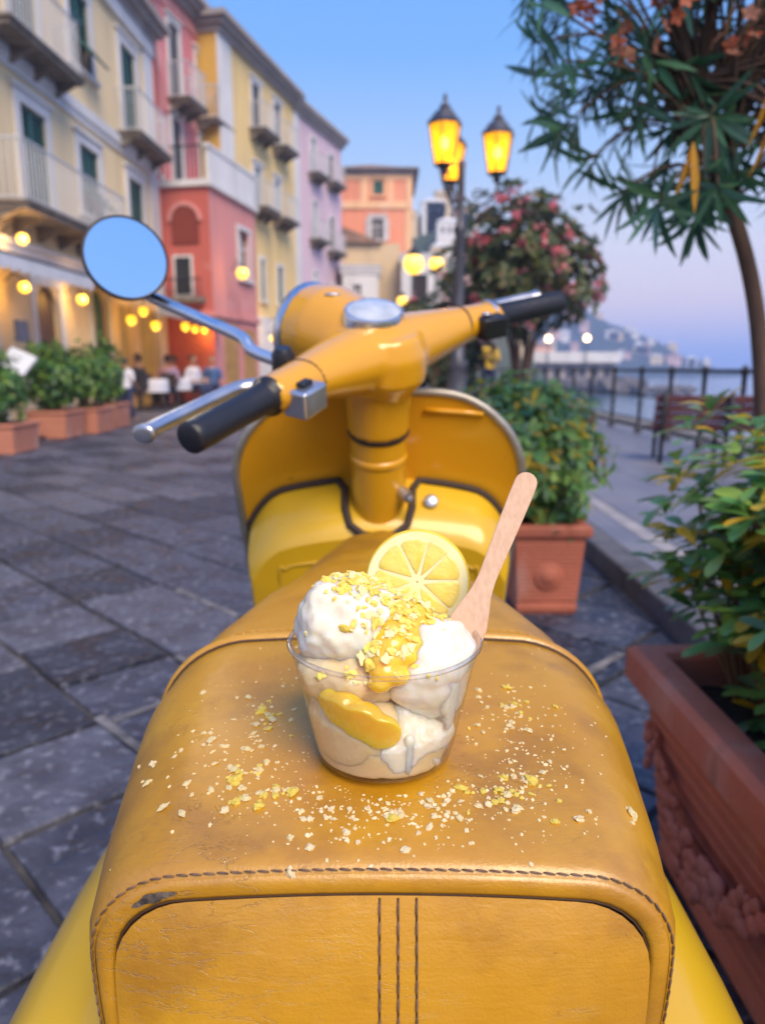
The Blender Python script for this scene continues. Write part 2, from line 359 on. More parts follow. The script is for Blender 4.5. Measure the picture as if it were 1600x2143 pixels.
def window(par, u0, u1, z0, z1, kind='shut', trim=M_white, tw=.16, shut=M_green, head=True, sill=True, name='window'):
    """surround (the window mesh), with pane and shutters as sub-parts"""
    mb = MB()
    mb.b2(u0 - tw, u0, -.045, .03, z0 - .02, z1); mb.b2(u1, u1 + tw, -.045, .03, z0 - .02, z1); mb.b2(u0 - tw, u1 + tw, -.05, .03, z1 + .001, z1 + tw)
    if head: mb.b2(u0 - tw - .06, u1 + tw + .06, -.10, .02, z1 + tw + .001, z1 + tw + .07)
    if sill: mb.b2(u0 - tw - .05, u1 + tw + .05, -.12, .02, z0 - .10, z0 - .021)
    o = mb.build(name, trim, par)
    h = z1 - z0; w = (u1 - u0) / 2
    p = MB().b2(u0 - .01, u1 + .01, .13, .15, z0 - .01, z1 + .01).build('pane', M_dark, o)
    f = MB(); f.b2(u0, u0 + .05, .09, .128, z0, z1); f.b2(u1 - .05, u1, .09, .128, z0, z1); f.b2((u0 + u1) / 2 - .04, (u0 + u1) / 2 + .04, .09, .127, z0, z1); f.b2(u0 + .051, u1 - .051, .09, .126, z0 + h * .62, z0 + h * .62 + .05); f.build('frame', M_white, o)
    if kind in ('shut', 'flap'):
        for k in range(2):
            mb = MB(); zb = z0 + (h * .38 if kind == 'flap' else 0)
            louvre(mb, w - .012, h - (h * .38 if kind == 'flap' else 0)); s = mb.build('shutter', shut, o); s.location = Vector((u0 + .006 + k * w, .03, zb))
        if kind == 'flap':
            mb = MB(); louvre(mb, 2 * w - .02, h * .40); s = mb.build('shutter', shut, o); s.location = Vector((u0 + .01, -.02, z0 + h * .38 - .02)); s.rotation_euler = (R(180 - 38), 0, 0)
            s.location = Vector((u0 + .01, .0, z0 + h * .40)); s.rotation_euler = (R(180 - 42), 0, 0)
    elif kind == 'open':
        for k in range(2):
            mb = MB(); louvre(mb, w, h); s = mb.build('shutter', shut, o)
            s.location = Vector((u0 if k == 0 else u1, -.05, z0)); s.rotation_euler = (0, 0, R(180 + 8) if k == 0 else R(-8))
    return o
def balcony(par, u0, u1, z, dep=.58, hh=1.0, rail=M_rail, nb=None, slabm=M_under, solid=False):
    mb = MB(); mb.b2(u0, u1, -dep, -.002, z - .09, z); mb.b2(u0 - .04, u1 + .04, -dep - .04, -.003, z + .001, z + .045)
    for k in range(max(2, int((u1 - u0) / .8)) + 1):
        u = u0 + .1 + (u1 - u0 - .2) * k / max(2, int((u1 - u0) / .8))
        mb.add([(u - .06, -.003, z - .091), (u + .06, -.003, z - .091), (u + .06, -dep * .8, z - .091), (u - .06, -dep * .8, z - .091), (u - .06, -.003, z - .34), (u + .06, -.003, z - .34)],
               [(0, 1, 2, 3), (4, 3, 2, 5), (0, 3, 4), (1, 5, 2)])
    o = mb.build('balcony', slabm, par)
    r = MB(); y0 = -dep + .03
    for (a, b) in (((u0 + .02, y0), (u1 - .02, y0)), ((u0 + .02, y0), (u0 + .02, -.01)), ((u1 - .02, y0), (u1 - .02, -.01))):
        for zz in (z + .1, z + hh): r.tube([(a[0], a[1], zz), (b[0], b[1], zz)], .022 if zz > z + .5 else .014, 6)
        L_ = math.hypot(b[0] - a[0], b[1] - a[1]); n = max(2, int(L_ / .115))
        for i in range(n + 1):
            t = i / n; x, yy = a[0] + (b[0] - a[0]) * t, a[1] + (b[1] - a[1]) * t; r.b2(x - .009, x + .009, yy - .009, yy + .009, z + .045, z + hh)
    r.build('railing', rail, o)
    return o
def building(name, label, loc, deg, L_, H, wallm, holes, D=6, cornice=.45, corn_m=M_cornice, arches=(), base=None, pil=None, ch=.5):
    b = thing(name, label, 'building', (*loc, 0), R(90 - deg) if deg is not None else 0.0)
    mb = MB(); wall_mesh(mb, 0, L_, -.3, H, holes, D)
    for a in arches: arch_fill(mb, *a)
    mb.build('wall', wallm, b)
    if cornice:
        c = MB(); c.b2(-.1, L_ + .1, -cornice * .35, D, H + .001, H + .18); c.b2(-cornice * .5, L_ + cornice * .5, -cornice * .7, D + .1, H + .181, H + .34); c.b2(-cornice * .8, L_ + cornice * .8, -cornice, D + .2, H + .341, H + ch)
        c.build('cornice', corn_m, b)
    return b

# --- building A : long cream house with green shutters
a0 = (-7 + math.sin(R(1.9)) * 4, math.cos(R(1.9)) * 4)     # its near end is left of the frame
u = lambda v: v - 4.0
cols = [14.05, 16.45, 19.2]
holes = []
wl = []
for c, k in zip((8.6, 11.2) + tuple(cols), ('shut', 'shut', 'shut', 'flap', 'shut')):
    wl.append((u(c), u(c) + .95, 3.75 if c in (8.6, 14.05) else 4.3, 5.7, k)); wl.append((u(c), u(c) + .95, 6.62 if c not in (16.45, 11.2) else 7.25, 8.75, 'flap' if c in (16.45, 11.2) else 'shut'))
gl = [(u(14.0), u(14.95), -.3, 2.55), (u(16.5), u(17.35), -.3, 2.75), (u(11.5), u(12.5), -.3, 2.55), (u(18.0), u(18.9), -.3, 2.5), (u(19.4), u(20.8), -.3, 2.5)]
A = building('cream_house', 'long cream house with green louvred shutters and white window surrounds', a0, 1.9, 17.4, 9.55, M_cream, [w[:4] for w in wl] + gl, D=7, cornice=.5, corn_m=M_cornice,
             arches=[(u(14.0), u(14.95), 2.1, 2.55), (u(11.5), u(12.5), 2.1, 2.55), (u(16.5), u(17.35), 2.35, 2.75)])
for w in wl: window(A, w[0], w[1], w[2], w[3], w[4], tw=.2)
for (q, s, t, v) in gl[:3]:
    d = MB(); d.b2(q - .18, q, -.04, .03, 0, v); d.b2(s, s + .18, -.04, .03, 0, v); d.b2(q - .18, s + .18, -.045, .02, v + .001, v + .2); dd = d.build('doorway', M_white, A)
    MB().b2(q - .01, s + .01, .12, .16, 0, v).build('door', M_door if q != gl[1][0] else M_green, dd)
for (q, s, t, v) in gl[3:]:
    MB().b2(q - .01, s + .01, .15, .17, 0, v).build('shop_window', M_lit, A)
bd = MB(); bd.b2(-.02, 17.42, -.09, .01, 6.28, 6.5); bd.b2(-.02, 17.42, -.05, .01, 6.14, 6.279); bd.b2(-.02, 17.42, -.12, .01, 9.2, 9.54); bd.build('string_course', M_white, A)
pl = MB(); pl.b2(16.75, 17.42, -.06, .01, 0, 6.13); pl.b2(16.75, 17.42, -.06, .01, 6.51, 9.19); pl.build('pilaster', M_white, A)
balcony(A, u(12.9), u(15.6), 6.55); balcony(A, u(18.7), u(21.0), 6.55); balcony(A, u(12.6), u(17.0), 3.68, dep=.75); balcony(A, u(7.6), u(10.6), 3.68)
fb = MB(); fb.b2(u(9), u(17.6), -.14, .005, 2.86, 3.12); fb.b2(u(9), u(17.6), -.20, .005, 3.121, 3.2); fb.build('ground_floor_fascia', M_white, A)
sg = MB().b2(u(13.2), u(13.65), -.03, .01, 1.5, 1.85).build('wall_plaque', mat('blue_plaque', (.05, .12, .28), .4), A)
pp = MB(); pp.tube([(u(21.46), -.05, 0), (u(21.46), -.05, 9.5)], .05, 8); pp.build('drain_pipe', M_red, A)

# --- narrow red house between
nr = (a0[0] + math.sin(R(1.9)) * 17.42, a0[1] + math.cos(R(1.9)) * 17.42)
NR = building('narrow_red_house', 'narrow dark red house squeezed between cream and pink houses', nr, 1.9, .62, 11.0, M_red, [], D=6, cornice=.2)
MB().b2(.05, .57, -.05, .01, 2.8, 6.4).build('pilaster', M_white, NR)
# --- building B : pink
b0 = (-6.45, 22.05)
hb = [(1.15, 1.8, 8.75, 10.9), (3.0, 3.65, 8.75, 10.75), (1.05, 1.65, 6.55, 8.3), (3.0, 3.6, 6.55, 8.2)]
B = building('pink_house', 'tall pink house with dark shutters set back above the red terrace block', b0, 10.5, 4.95, 11.6, M_pink, hb, D=6, cornice=.5)
for h in hb: window(B, *h, 'shut', tw=.14, shut=M_brownsh, trim=M_white)
q = MB(); q.b2(0, .55, -.04, .01, 0, 11.59); q.b2(.551, 4.95, -.05, .01, 8.35, 8.62); q.b2(.551, 4.95, -.05, .01, 11.2, 11.58); q.build('trim_band', M_rose, B)
balcony(B, .9, 2.15, 8.72, dep=.7); balcony(B, 2.75, 4.1, 8.72, dep=.75)
# --- red terrace block projecting into the street
blk = (-4.83, 21.25); bdir = 11
hbk = [(2.05, 2.95, 3.75, 5.25)]
K = building('red_terrace_block', 'red and pink two storey block with arches and a terrace on top', blk, bdir, 3.55, 5.95, M_rose, hbk, D=1.55, cornice=0, arches=[(2.05, 2.95, 4.8, 5.25)])
window(K, 2.05, 2.95, 3.75, 5.2, 'none', tw=.12, head=False)
# its dark red flank towards the camera (local -u side)
fk = MB(); bx = []
def flank(mb, x0, x1, z0, z1, th):      # box on the flank: x measured inwards from the street corner
    mb.b2(-th, .004, x0, x1, z0, z1)
flank(fk, -.002, 1.55, 0, 5.95, .02); fk.build('flank_wall', M_red, K)
an = MB(); n = 12
def arch_pts(c, r, zs, k=1.0): return [(c - r * math.cos(math.pi * i / n), zs + r * k * math.sin(math.pi * i / n)) for i in range(n + 1)]
ap = arch_pts(.72, .40, 5.05); an.prism([(p[0], p[1]) for p in [(.32, 4.45)] + ap + [(1.12, 4.45)]], -.04, 0, Matrix(((0, 0, 1, -.024), (1, 0, 0, 0), (0, 1, 0, 0), (0, 0, 0, 1)))); an.build('arched_niche', mat('deep_red', (.20, .035, .02), .9), K)
ar = MB(); o1 = arch_pts(.72, .52, 5.05); i1 = arch_pts(.72, .41, 5.05)
ar.grid([[(-.085, p[0], p[1]) for p in o1], [(-.085, p[0], p[1]) for p in i1], [(-.02, p[0], p[1]) for p in i1]]); ar.grid([[(-.02, p[0], p[1]) for p in o1], [(-.085, p[0], p[1]) for p in o1]]); ar.build('arch_moulding', M_rose, K)
fw_ = MB(); flank(fw_, .55, 1.15, 3.0, 4.15, .05); fo = fw_.build('window', M_white, K); g_ = MB(); flank(g_, .62, 1.08, 3.07, 4.08, .06); g_.build('pane', M_dark, fo)
fb_ = MB(); flank(fb_, .2, 1.4, 2.84, 2.98, .35); fl = fb_.build('window_ledge', M_under, K)
fr_ = MB()
for i in range(9): fr_.b2(-.34, -.32, .22 + i * .143, .24 + i * .143, 2.981, 3.45)
fr_.b2(-.345, -.315, .2, 1.4, 3.451, 3.49); fr_.build('railing', M_iron, fl)
f2 = MB(); flank(f2, -.03, 1.55, 2.45, 2.6, .08); f2.b2(-.08, 3.6, -.08, -.002, 2.45, 2.6); f2.build('string_course', M_rose, K)
tp = MB(); tp.b2(-.12, 3.62, -.12, 1.55, 5.951, 6.12); tp.build('terrace_slab', M_white, K)
tr_ = MB(); tr_.b2(.0, 3.5, -.06, .06, 6.121, 6.95); tr_.b2(-.06, 3.55, -.09, .09, 6.951, 7.05); tr_.build('parapet', M_white, K)
ti = MB()
for i in range(12): ti.b2(-.05, -.03, .1 + i * .125, .12 + i * .125, 6.121, 6.98)
ti.b2(-.055, -.025, .08, 1.55, 6.981, 7.02); ti.build('railing', M_iron, K)
sh = MB(); sh.b2(.7, 1.7, -.02, .02, -.3, 2.3); sh.b2(2.2, 3.2, -.02, .02, -.3, 2.2); sh.build('shop_opening', M_lit, K)
# --- building C : yellow
c0 = (-5.2, 25.0)
hc = [(2.6, 3.3, 9.3, 10.85), (4.65, 5.3, 9.35, 10.85), (2.55, 3.2, 6.7, 8.1), (4.5, 5.1, 6.75, 8.1), (2.9, 3.25, 3.5, 4.95), (4.6, 5.1, 3.5, 4.9)]
Cb = building('yellow_house', 'yellow house with golden flank wall and small dark balconies', c0, 13.5, 6.7, 11.35, M_yellow, hc + [(2.7, 3.4, -.3, 2.2), (4.6, 5.4, -.3, 2.2)], D=7, cornice=.45)
for i, h in enumerate(hc): window(Cb, *h, 'shut', tw=.13, shut=(M_brownsh if i < 2 else M_blueglass if i < 4 else M_green), head=i < 4)
MB().b2(-.03, .004, -.004, 5, 0, 11.3).build('flank_wall', M_gold, Cb)
q = MB(); q.b2(-.05, .9, -.05, .01, 0, 11.34); q.b2(.901, 6.7, -.04, .01, 0, 2.9); q.build('pilaster', M_white, Cb)
for (s, t, z) in ((2.3, 3.7, 9.2), (4.4, 5.7, 9.2), (2.2, 3.6, 6.6), (4.2, 5.6, 6.6)): balcony(Cb, s, t, z, dep=.6, hh=.9)
MB().b2(4.9, 5.4, .8, 1.4, 11.8, 12.6).build('chimney', M_white, Cb)
MB().b2(4.6, 5.4, .12, .16, -.2, 2.2).build('door', M_lit, Cb); MB().b2(2.7, 3.4, .12, .16, -.2, 2.2).build('door', M_door, Cb)
# --- building D : lilac
d0 = (-3.62, 31.55)
hd = [(1.8, 2.35, 9.3, 10.7), (4.0, 4.5, 9.4, 10.6), (1.9, 2.4, 6.6, 8.15), (4.0, 4.5, 6.4, 7.9), (1.9, 2.3, 4.5, 5.2), (4.2, 4.5, 4.3, 4.9)]
Dh = building('lilac_house', 'pale lilac house at the far end of the row', d0, 17, 5.6, 11.2, M_lilac, hd, D=7, cornice=.35)
for i, h in enumerate(hd): window(Dh, *h, 'shut', tw=.1, shut=M_brownsh if i % 2 else M_blueglass, head=False)
for (s, t, z) in ((1.5, 2.7, 9.2), (3.6, 4.9, 9.3), (1.5, 2.7, 6.5), (3.6, 4.9, 6.3)): balcony(Dh, s, t, z, dep=.5, hh=.85)
q = MB(); q.b2(-.03, .5, -.04, .01, 0, 11.19); q.b2(.501, 5.6, -.04, .01, 0, 3.4); q.build('pilaster', M_white, Dh)
MB().b2(4.6, 5.1, .8, 1.3, 11.6, 12.6).build('chimney', M_white, Dh)
# --- building E : salmon house facing the street end
e0 = (-2.7, 42.0)
E_ = building('salmon_house', 'salmon pink house with low hipped roof closing the street end', e0, None, 4.3, 11.35, M_salmon, [(2.2, 2.75, 10.35, 11.1), (2.1, 2.75, 8.0, 9.1)], D=6, cornice=.3, ch=.25, corn_m=M_cornice)
window(E_, 2.2, 2.75, 10.3, 11.05, 'shut', M_apricot, tw=.12, head=False); window(E_, 2.1, 2.75, 8.0, 9.1, 'open', M_white, tw=.16, shut=M_white)
q = MB(); q.b2(-.03, .35, -.05, .01, 0, 9.6); q.b2(3.95, 4.33, -.05, .01, 0, 9.6); q.b2(-.03, 4.33, -.09, .01, 9.601, 10.0); q.b2(-.03, 4.33, -.05, .01, 11.1, 11.34); q.b2(-.03, .3, -.05, .01, 10.001, 11.09); q.b2(4.0, 4.33, -.05, .01, 10.001, 11.09); q.b2(1.5, 1.9, -.04, .01, 10.001, 11.09); q.b2(3.0, 3.3, -.04, .01, 10.001, 11.09); q.build('trim_band', M_apricot, E_)
rf = MB(); rf.add([(-.4, -.4, 11.601), (4.7, -.4, 11.601), (4.7, 6.4, 11.601), (-.4, 6.4, 11.601), (1.9, 2.4, 12.5), (2.4, 3.6, 12.5)], [(0, 1, 4), (1, 2, 5, 4), (2, 3, 5), (3, 0, 4, 5)]); rf.build('roof', M_tile, E_)
# --- low sand wall house in front of it
F_ = building('sand_house', 'low sand coloured house with a sloping tiled roof below the salmon house', (-2.6, 39.0), None, 3.5, 7.3, M_sand, [(.5, .9, 4.6, 5.3)], D=2.6, cornice=0)
window(F_, .5, .9, 4.6, 5.3, 'none', M_sand, tw=.06, head=False)
rf = MB(); rf.add([(-.1, -.25, 7.302), (2.6, -.25, 7.302), (2.6, 2.6, 7.302), (-.1, 2.6, 7.302), (-.1, 2.6, 8.5), (-.1, -.25, 8.35)], [(0, 1, 5), (1, 2, 4, 5), (2, 3, 4), (3, 0, 5, 4)]); rf.build('roof', M_tile, F_)
G_ = building('white_house', 'small white house at the street end with a dark doorway', (.95, 37.5), None, 2.0, 6.2, M_white, [(.5, 1.3, 4.2, 5.6)], D=3.0, cornice=.12, corn_m=M_white, ch=.4)
MB().b2(.49, 1.31, .1, .14, 4.2, 5.6).build('door', M_room, G_)
H_ = building('pale_house', 'pale low house beside the lilac house with a small awning', (-1.9, 35.6), None, 1.7, 5.4, M_white, [(.5, .9, 4.2, 4.9)], D=2.4, cornice=.15, corn_m=M_white, ch=.4)
window(H_, .5, .9, 4.2, 4.9, 'none', M_white, tw=.05, head=False)
# ------------------------------------------------------------------ hills, headland, jetty
M_scrub = mat('hill_scrub', (.035, .06, .03), .95, col2=(.10, .095, .065), nscale=.06, ndet=8, bump=.8, bscale=.2)
def hill(name, ridge, y0, depth, label, jag=2.0, seed=1, mt=None):
    rows = []; N_ = 60
    for j in range(13):
        t = j / 12; row = []
        for i in range(N_ + 1):
            x = ridge[0][0] + (ridge[-1][0] - ridge[0][0]) * i / N_
            h = interp([r_[0] for r_ in ridge], [r_[1] for r_ in ridge], x)
            prof = math.sin(min(1, t * 1.25) * math.pi / 2) if t < .8 else 1 - (t - .8) * 2
            z = -4 + (h + 4) * prof + noise.noise(Vector((x * .05, t * 6, seed))) * jag * (prof + .1) + noise.noise(Vector((x * .2, t * 20, seed))) * jag * .4
            row.append((x, y0 + depth * t, z))
        rows.append(row)
    mb = MB(); mb.grid([r_[::-1] for r_ in rows][::-1]); o = mb.build(name, mt or M_scrub, smooth=True); tag(o, label, None, None, 'structure')
    return rows
HW = [mat('house_white', (.66, .64, .62), .9), mat('house_pink', (.60, .38, .33), .9), mat('house_ochre', (.62, .48, .30), .9)]
def small_house(p, w, d, h, k, label, group, cat='house'):
    t = thing('hillside_house', label.replace('pale', ('white', 'pink', 'ochre')[k % 3] + (' wide' if w > h * 1.6 else ' narrow')), cat, p, 0.0, group)
    MB().b2(-w / 2, w / 2, -d / 2, d / 2, -h * .8, h).build('wall', HW[k % 3], t)
    MB().add([(-w * .55, -d * .55, h + .01), (w * .55, -d * .55, h + .01), (w * .55, d * .55, h + .01), (-w * .55, d * .55, h + .01), (-w * .2, 0, h * 1.25), (w * .2, 0, h * 1.25)], [(0, 1, 5, 4), (1, 2, 5), (2, 3, 4, 5), (3, 0, 4), (3, 2, 1, 0)]).build('roof', M_tile if k % 2 else HW[0], t)
    for i in range(3):
        MB().b2(-w * .32 + i * w * .27, -w * .22 + i * w * .27, -d / 2 - .05, -d / 2 + .02, h * .45, h * .75).build('window', M_dark, t)
    return t
# blue headland on the right, across the bay
M_scrub2 = mat('headland_scrub', (.012, .03, .03), .95, col2=(.03, .045, .04), nscale=.08, ndet=8, bump=.8, bscale=.2)
hr = hill('headland', [(x_ * .55, h_ * .55) for x_, h_ in [(40, 74), (120, 80), (150, 76), (190, 68), (225, 54), (262, 38), (292, 21), (318, 7), (345, -2), (360, -6)]], 352, 100, 'blue green headland with scattered houses sloping down to the sea', 2.2, 3, M_scrub2)
hrnd = random.Random(9)
for i in range(60):
    a = hrnd.random(); j = hrnd.randrange(2, 9); ii = int(8 + (hrnd.random() ** 1.1) * 44); p = hr[j][ii]
    if p[2] < 2: continue
    small_house((p[0], p[1] - 2, p[2] - .3), hrnd.uniform(3, 7), 3.5, hrnd.uniform(2.0, 3.8), hrnd.randrange(3), 'tiny pale house scattered on the distant blue headland', 'houses on the headland')
# wooded hill behind the salmon house
gr = hill('hillside', [(-30, 22), (-5, 27), (6, 29), (10, 31), (14, 29), (17, 25), (20, 19), (23, 12), (26, 4), (30, -6)], 105, 55, 'wooded hillside with houses behind the salmon house', 3, 7)
for i in range(22):
    p = gr[hrnd.randrange(3, 9)][hrnd.randrange(34, 58)]
    if p[2] < 2: continue
    small_house((p[0], p[1] - 1.5, p[2] - .3), hrnd.uniform(2.5, 4.5), 3, hrnd.uniform(2.0, 3.4), hrnd.randrange(3), 'pale house among trees on the hillside behind the street', 'houses on the wooded hillside')
# jetty with pavilion
M_rock = mat('jetty_rock', (.15, .13, .125), .9, col2=(.09, .08, .08), nscale=1.2, bump=.7, bscale=3)
jt = thing('rock_jetty', 'brown rock jetty running into the sea under the white pavilion', 'jetty', (36, 121, -3.2))
MB().b2(22, 43, 119, 130, -3.6, -.6).build('causeway', M_rock, jt)
for i in range(64):
    x = 22 + 28.5 * i / 63; r_ = hrnd.uniform(.9, 1.8) * (1 if x < 41 else .7)
    bm = bmesh.new(); bmesh.ops.create_icosphere(bm, subdivisions=1, radius=r_)
    for v in bm.verts: v.co *= 1 + noise.noise(v.co * .9 + Vector((i, 0, 0))) * .5; v.co.z *= .75
    m_ = bpy.data.meshes.new('rock'); bm.to_mesh(m_); bm.free(); m_.materials.append(M_rock)
    o = link('rock', m_, jt); o.location = o.location + Vector((x, 118.4 + hrnd.uniform(-.8, 1.2), -2.6 + hrnd.uniform(0, 1.6) * (1 if x < 42 else .15)))
pv = thing('pavilion', 'low white flat roofed pavilion standing on the jetty', 'pavilion', (32, 124, -.6))
MB().b2(25.6, 38.6, 122, 129, -.8, 1.9).build('wall', plaster('pavilion_wall', (.42, .36, .34), (.32, .28, .27)), pv)
MB().b2(24.9, 39.3, 120.9, 130, 1.901, 3.6).build('roof', M_white, pv)
for i in range(6): MB().b2(26.4 + i * 2.1, 27.6 + i * 2.1, 121.88, 122.04, -.4, 1.3).build('window', M_dark, pv)
M_warm = mat('warm_bulb', (1, .8, .5), .4, emit=(1.0, .62, .28), estr=9)
for k, (x, z, lb) in enumerate([(27.1, 5.5, 'small globe lamp on a pole above the pavilion roof, nearer the street'), (33.4, 5.6, 'small globe lamp on a pole above the pavilion roof, nearer the open sea')]):
    l = thing('globe_lamp', lb, 'lamp', (x, 120.5, -.6)); MB().tube([(x, 120.5, -.7), (x, 120.5, z - .2)], .09, 6).build('pole', M_iron, l); MB().ball((x, 120.5, z + .2), .5, 12, 8).build('globe', M_warm, l, smooth=True)

# ------------------------------------------------------------------ seafront railing and bench
rl = thing('seafront_railing', 'black iron railing along the sea wall', 'railing', (3.62, 10, .1))
ys = [7.3, 8.2, 9.15, 10.2, 11.4, 12.6, 13.8, 15, 16.2, 17.4, 18.6, 19.8, 21, 22.2, 6.4, 5.5, 4.6, 3.7, 2.8, 1.9, 1.0, .1, -.8, 23.4, 24.6, 25.8, 27]
for yy in ys:
    p = MB(); p.lathe([(.055, .1), (.055, .16), (.03, .18), (.026, .5), (.038, .52), (.026, .54), (.026, .93), (.045, .95), (.035, 1.0), (.012, 1.03)], 10, Matrix.Translation((3.62, yy, 0)), cap1=True); p.build('post', M_iron, rl, smooth=True)
for z in (.97, .62, .3): MB().tube([(3.62, -.9, z), (3.62, 27.1, z)], .02 if z > .9 else .012, 8).build('rail', M_iron, rl, smooth=True)
M_bench = mat('maroon_slat', (.10, .028, .03), .45, col2=(.14, .05, .05), nscale=6, stretch=(1, 10, 10))
bn = thing('park_bench', 'dark maroon slatted bench on the seafront pavement', 'bench', (3.05, 7.2, .1))
bM = Matrix.Translation((3.22, 6.95, .1)) @ Matrix.Rotation(R(-14), 4, 'Z')
for i in range(4): MB().box((.0, .0, 0), (1.3, .022, .078), bM @ Matrix.Translation((.05, -.24 - .028 * (3 - i) * 0 + .035 * (i - 1.5) * -1, .36 + i * .085)) @ Matrix.Rotation(R(14), 4, 'X')).build('slat', M_bench, bn, bevel=.005)
for i in range(5): MB().box((.05, -.13 + .09 * i, .33), (1.3, .07, .025), bM).build('slat', M_bench, bn, bevel=.005)
for s in (-.52, .05, .62):
    l = MB()
    l.tube([bM @ Vector((s, -.36, .69)), bM @ Vector((s, -.24, .34)), bM @ Vector((s, -.25, .0))], .022, 6); l.tube([bM @ Vector((s, -.22, .31)), bM @ Vector((s, .27, .31)), bM @ Vector((s, .29, .0))], .02, 6); l.build('leg', M_iron, bn, smooth=True)

# ------------------------------------------------------------------ lamp post
M_post = mat('grey_iron', (.05, .05, .065), .45, metal=.4, col2=(.09, .09, .11), nscale=9)
def lamp_glass():
    m = bpy.data.materials.new('amber_glass'); m.use_nodes = True; t = m.node_tree; b = t.nodes['Principled BSDF']; N = t.nodes.new; L = t.links.new
    b.inputs['Base Color'].default_value = (.9, .45, .03, 1); b.inputs['Roughness'].default_value = .3; b.inputs['Emission Color'].default_value = (1.0, .47, .008, 1); b.inputs['Emission Strength'].default_value = 1.9
    tr = N('ShaderNodeBsdfTransparent'); tr.inputs[0].default_value = (1, .62, .12, 1); ms = N('ShaderNodeMixShader'); ms.inputs[0].default_value = .58
    L(b.outputs[0], ms.inputs[1]); L(tr.outputs[0], ms.inputs[2]); L(ms.outputs[0], t.nodes['Material Output'].inputs[0]); return m
M_amber = lamp_glass(); M_bulb = mat('hot_bulb', (1, .85, .5), .4, emit=(1.0, .66, .16), estr=26)
PX, PY = .92, 9.0
lp = thing('street_lamp', 'grey iron lamp post with three glowing amber lanterns', 'street lamp', (PX, PY, .0))
MB().lathe([(.24, -.02), (.24, .12), (.17, .16), (.17, .5), (.19, .55), (.13, .62), (.11, 1.0), (.13, 1.06), (.085, 1.12), (.062, 2.0), (.06, 2.55), (.085, 2.6), (.06, 2.66), (.045, 2.7), (.042, 3.3), (.055, 3.33), (.03, 3.38)], 16, Matrix.Translation((PX, PY, 0)), cap1=True).build('post', M_post, lp, smooth=True)
lanterns = []
for ang, rad, zb in ((2, .42, 3.22), (102, .42, 3.22), (237, .42, 3.22)):
    ux, uy = math.cos(R(ang)), math.sin(R(ang))
    arm = [(PX + ux * a, PY + uy * a, z) for a, z in ((.03, 2.98), (.1, 2.92), (.2, 2.88), (.32, 2.92), (.41, 3.03), (.44, 3.17))]
    am = MB(); am.tube(catmull(arm, 4), .018, 8)
    sc = [(PX + ux * (.2 + .085 * (1 - t) * math.cos(9 * t)), PY + uy * (.2 + .085 * (1 - t) * math.cos(9 * t)), 2.99 + .085 * (1 - t) * math.sin(9 * t)) for t in [i / 24 for i in range(22)]]
    am.tube(sc, .011, 6); a_ = am.build('arm', M_post, lp, smooth=True)
    X, Y = PX + ux * rad, PY + uy * rad; T = Matrix.Translation((X, Y, zb)) @ Matrix.Scale(1.06, 4)
    bs = MB().lathe([(.02, -.09), (.05, -.05), (.03, -.02), (.10, .0), (.11, .02)], 6, T, cap0=True, cap1=True).build('lantern_base', M_post, lp)
    fr = MB()
    for k in range(6):
        a = R(60 * k + 15); fr.tube([T @ Vector((.105 * math.cos(a), .105 * math.sin(a), .01)), T @ Vector((.175 * math.cos(a), .175 * math.sin(a), .40))], .009, 5)
    fr.lathe([(.19, .395), (.195, .42), (.17, .44), (.10, .53), (.06, .55), (.065, .585), (.03, .60), (.02, .65), (.028, .67), (.004, .71)], 6, T @ Matrix.Rotation(R(15), 4, 'Z'), cap0=True); fr.build('lantern_cage', M_post, lp)
    MB().lathe([(.098, .02), (.165, .395)], 6, T @ Matrix.Rotation(R(15), 4, 'Z')).build('lantern_glass', M_amber, lp)
    MB().ball((X, Y, zb + .24), (.05, .05, .065), 12, 8).build('bulb', M_bulb, lp, smooth=True)

# ------------------------------------------------------------------ leaves
def leaf_variant(shape, curl, fold, mi):
    n = len(shape) - 1; vs = []; fs = []
    for i, (t, w) in enumerate(shape):
        z = -curl * t * t; vs += [(-w, t, z + fold * w), (0, t, z), (w, t, z + fold * w)]
    for i in range(n):
        a = i * 3; fs += [(a, a + 1, a + 4, a + 3), (a + 1, a + 2, a + 5, a + 4)]
    return vs, fs
OBOV = [(0, .015), (.25, .09), (.5, .17), (.75, .20), (.92, .13), (1, .02)]
LANC = [(0, .012), (.2, .05), (.5, .068), (.8, .042), (1, .004)]
OVAL = [(0, .02), (.3, .19), (.6, .22), (.85, .13), (1, .01)]
def leaf_mats(pre, greens, yellow=None, rough=.35, trans=.25):
    out = [mat(f'{pre}_{i}', c, rough, trans=trans, spec=.5, col2=tuple(x * 1.35 for x in c), nscale=18, ndet=2) for i, c in enumerate(greens)]
    for c in (yellow or []): out.append(mat(f'{pre}_yellow', c, .5, trans=.35, col2=tuple(x * .8 for x in c), nscale=20))
    return out
def frame(d, upv):
    d = Vector(d).normalized(); s = d.cross(Vector(upv)); s = s.normalized() if s.length > 1e-4 else d.orthogonal().normalized(); n = s.cross(d)
    return Matrix(((s.x, d.x, n.x, 0), (s.y, d.y, n.y, 0), (s.z, d.z, n.z, 0), (0, 0, 0, 1)))
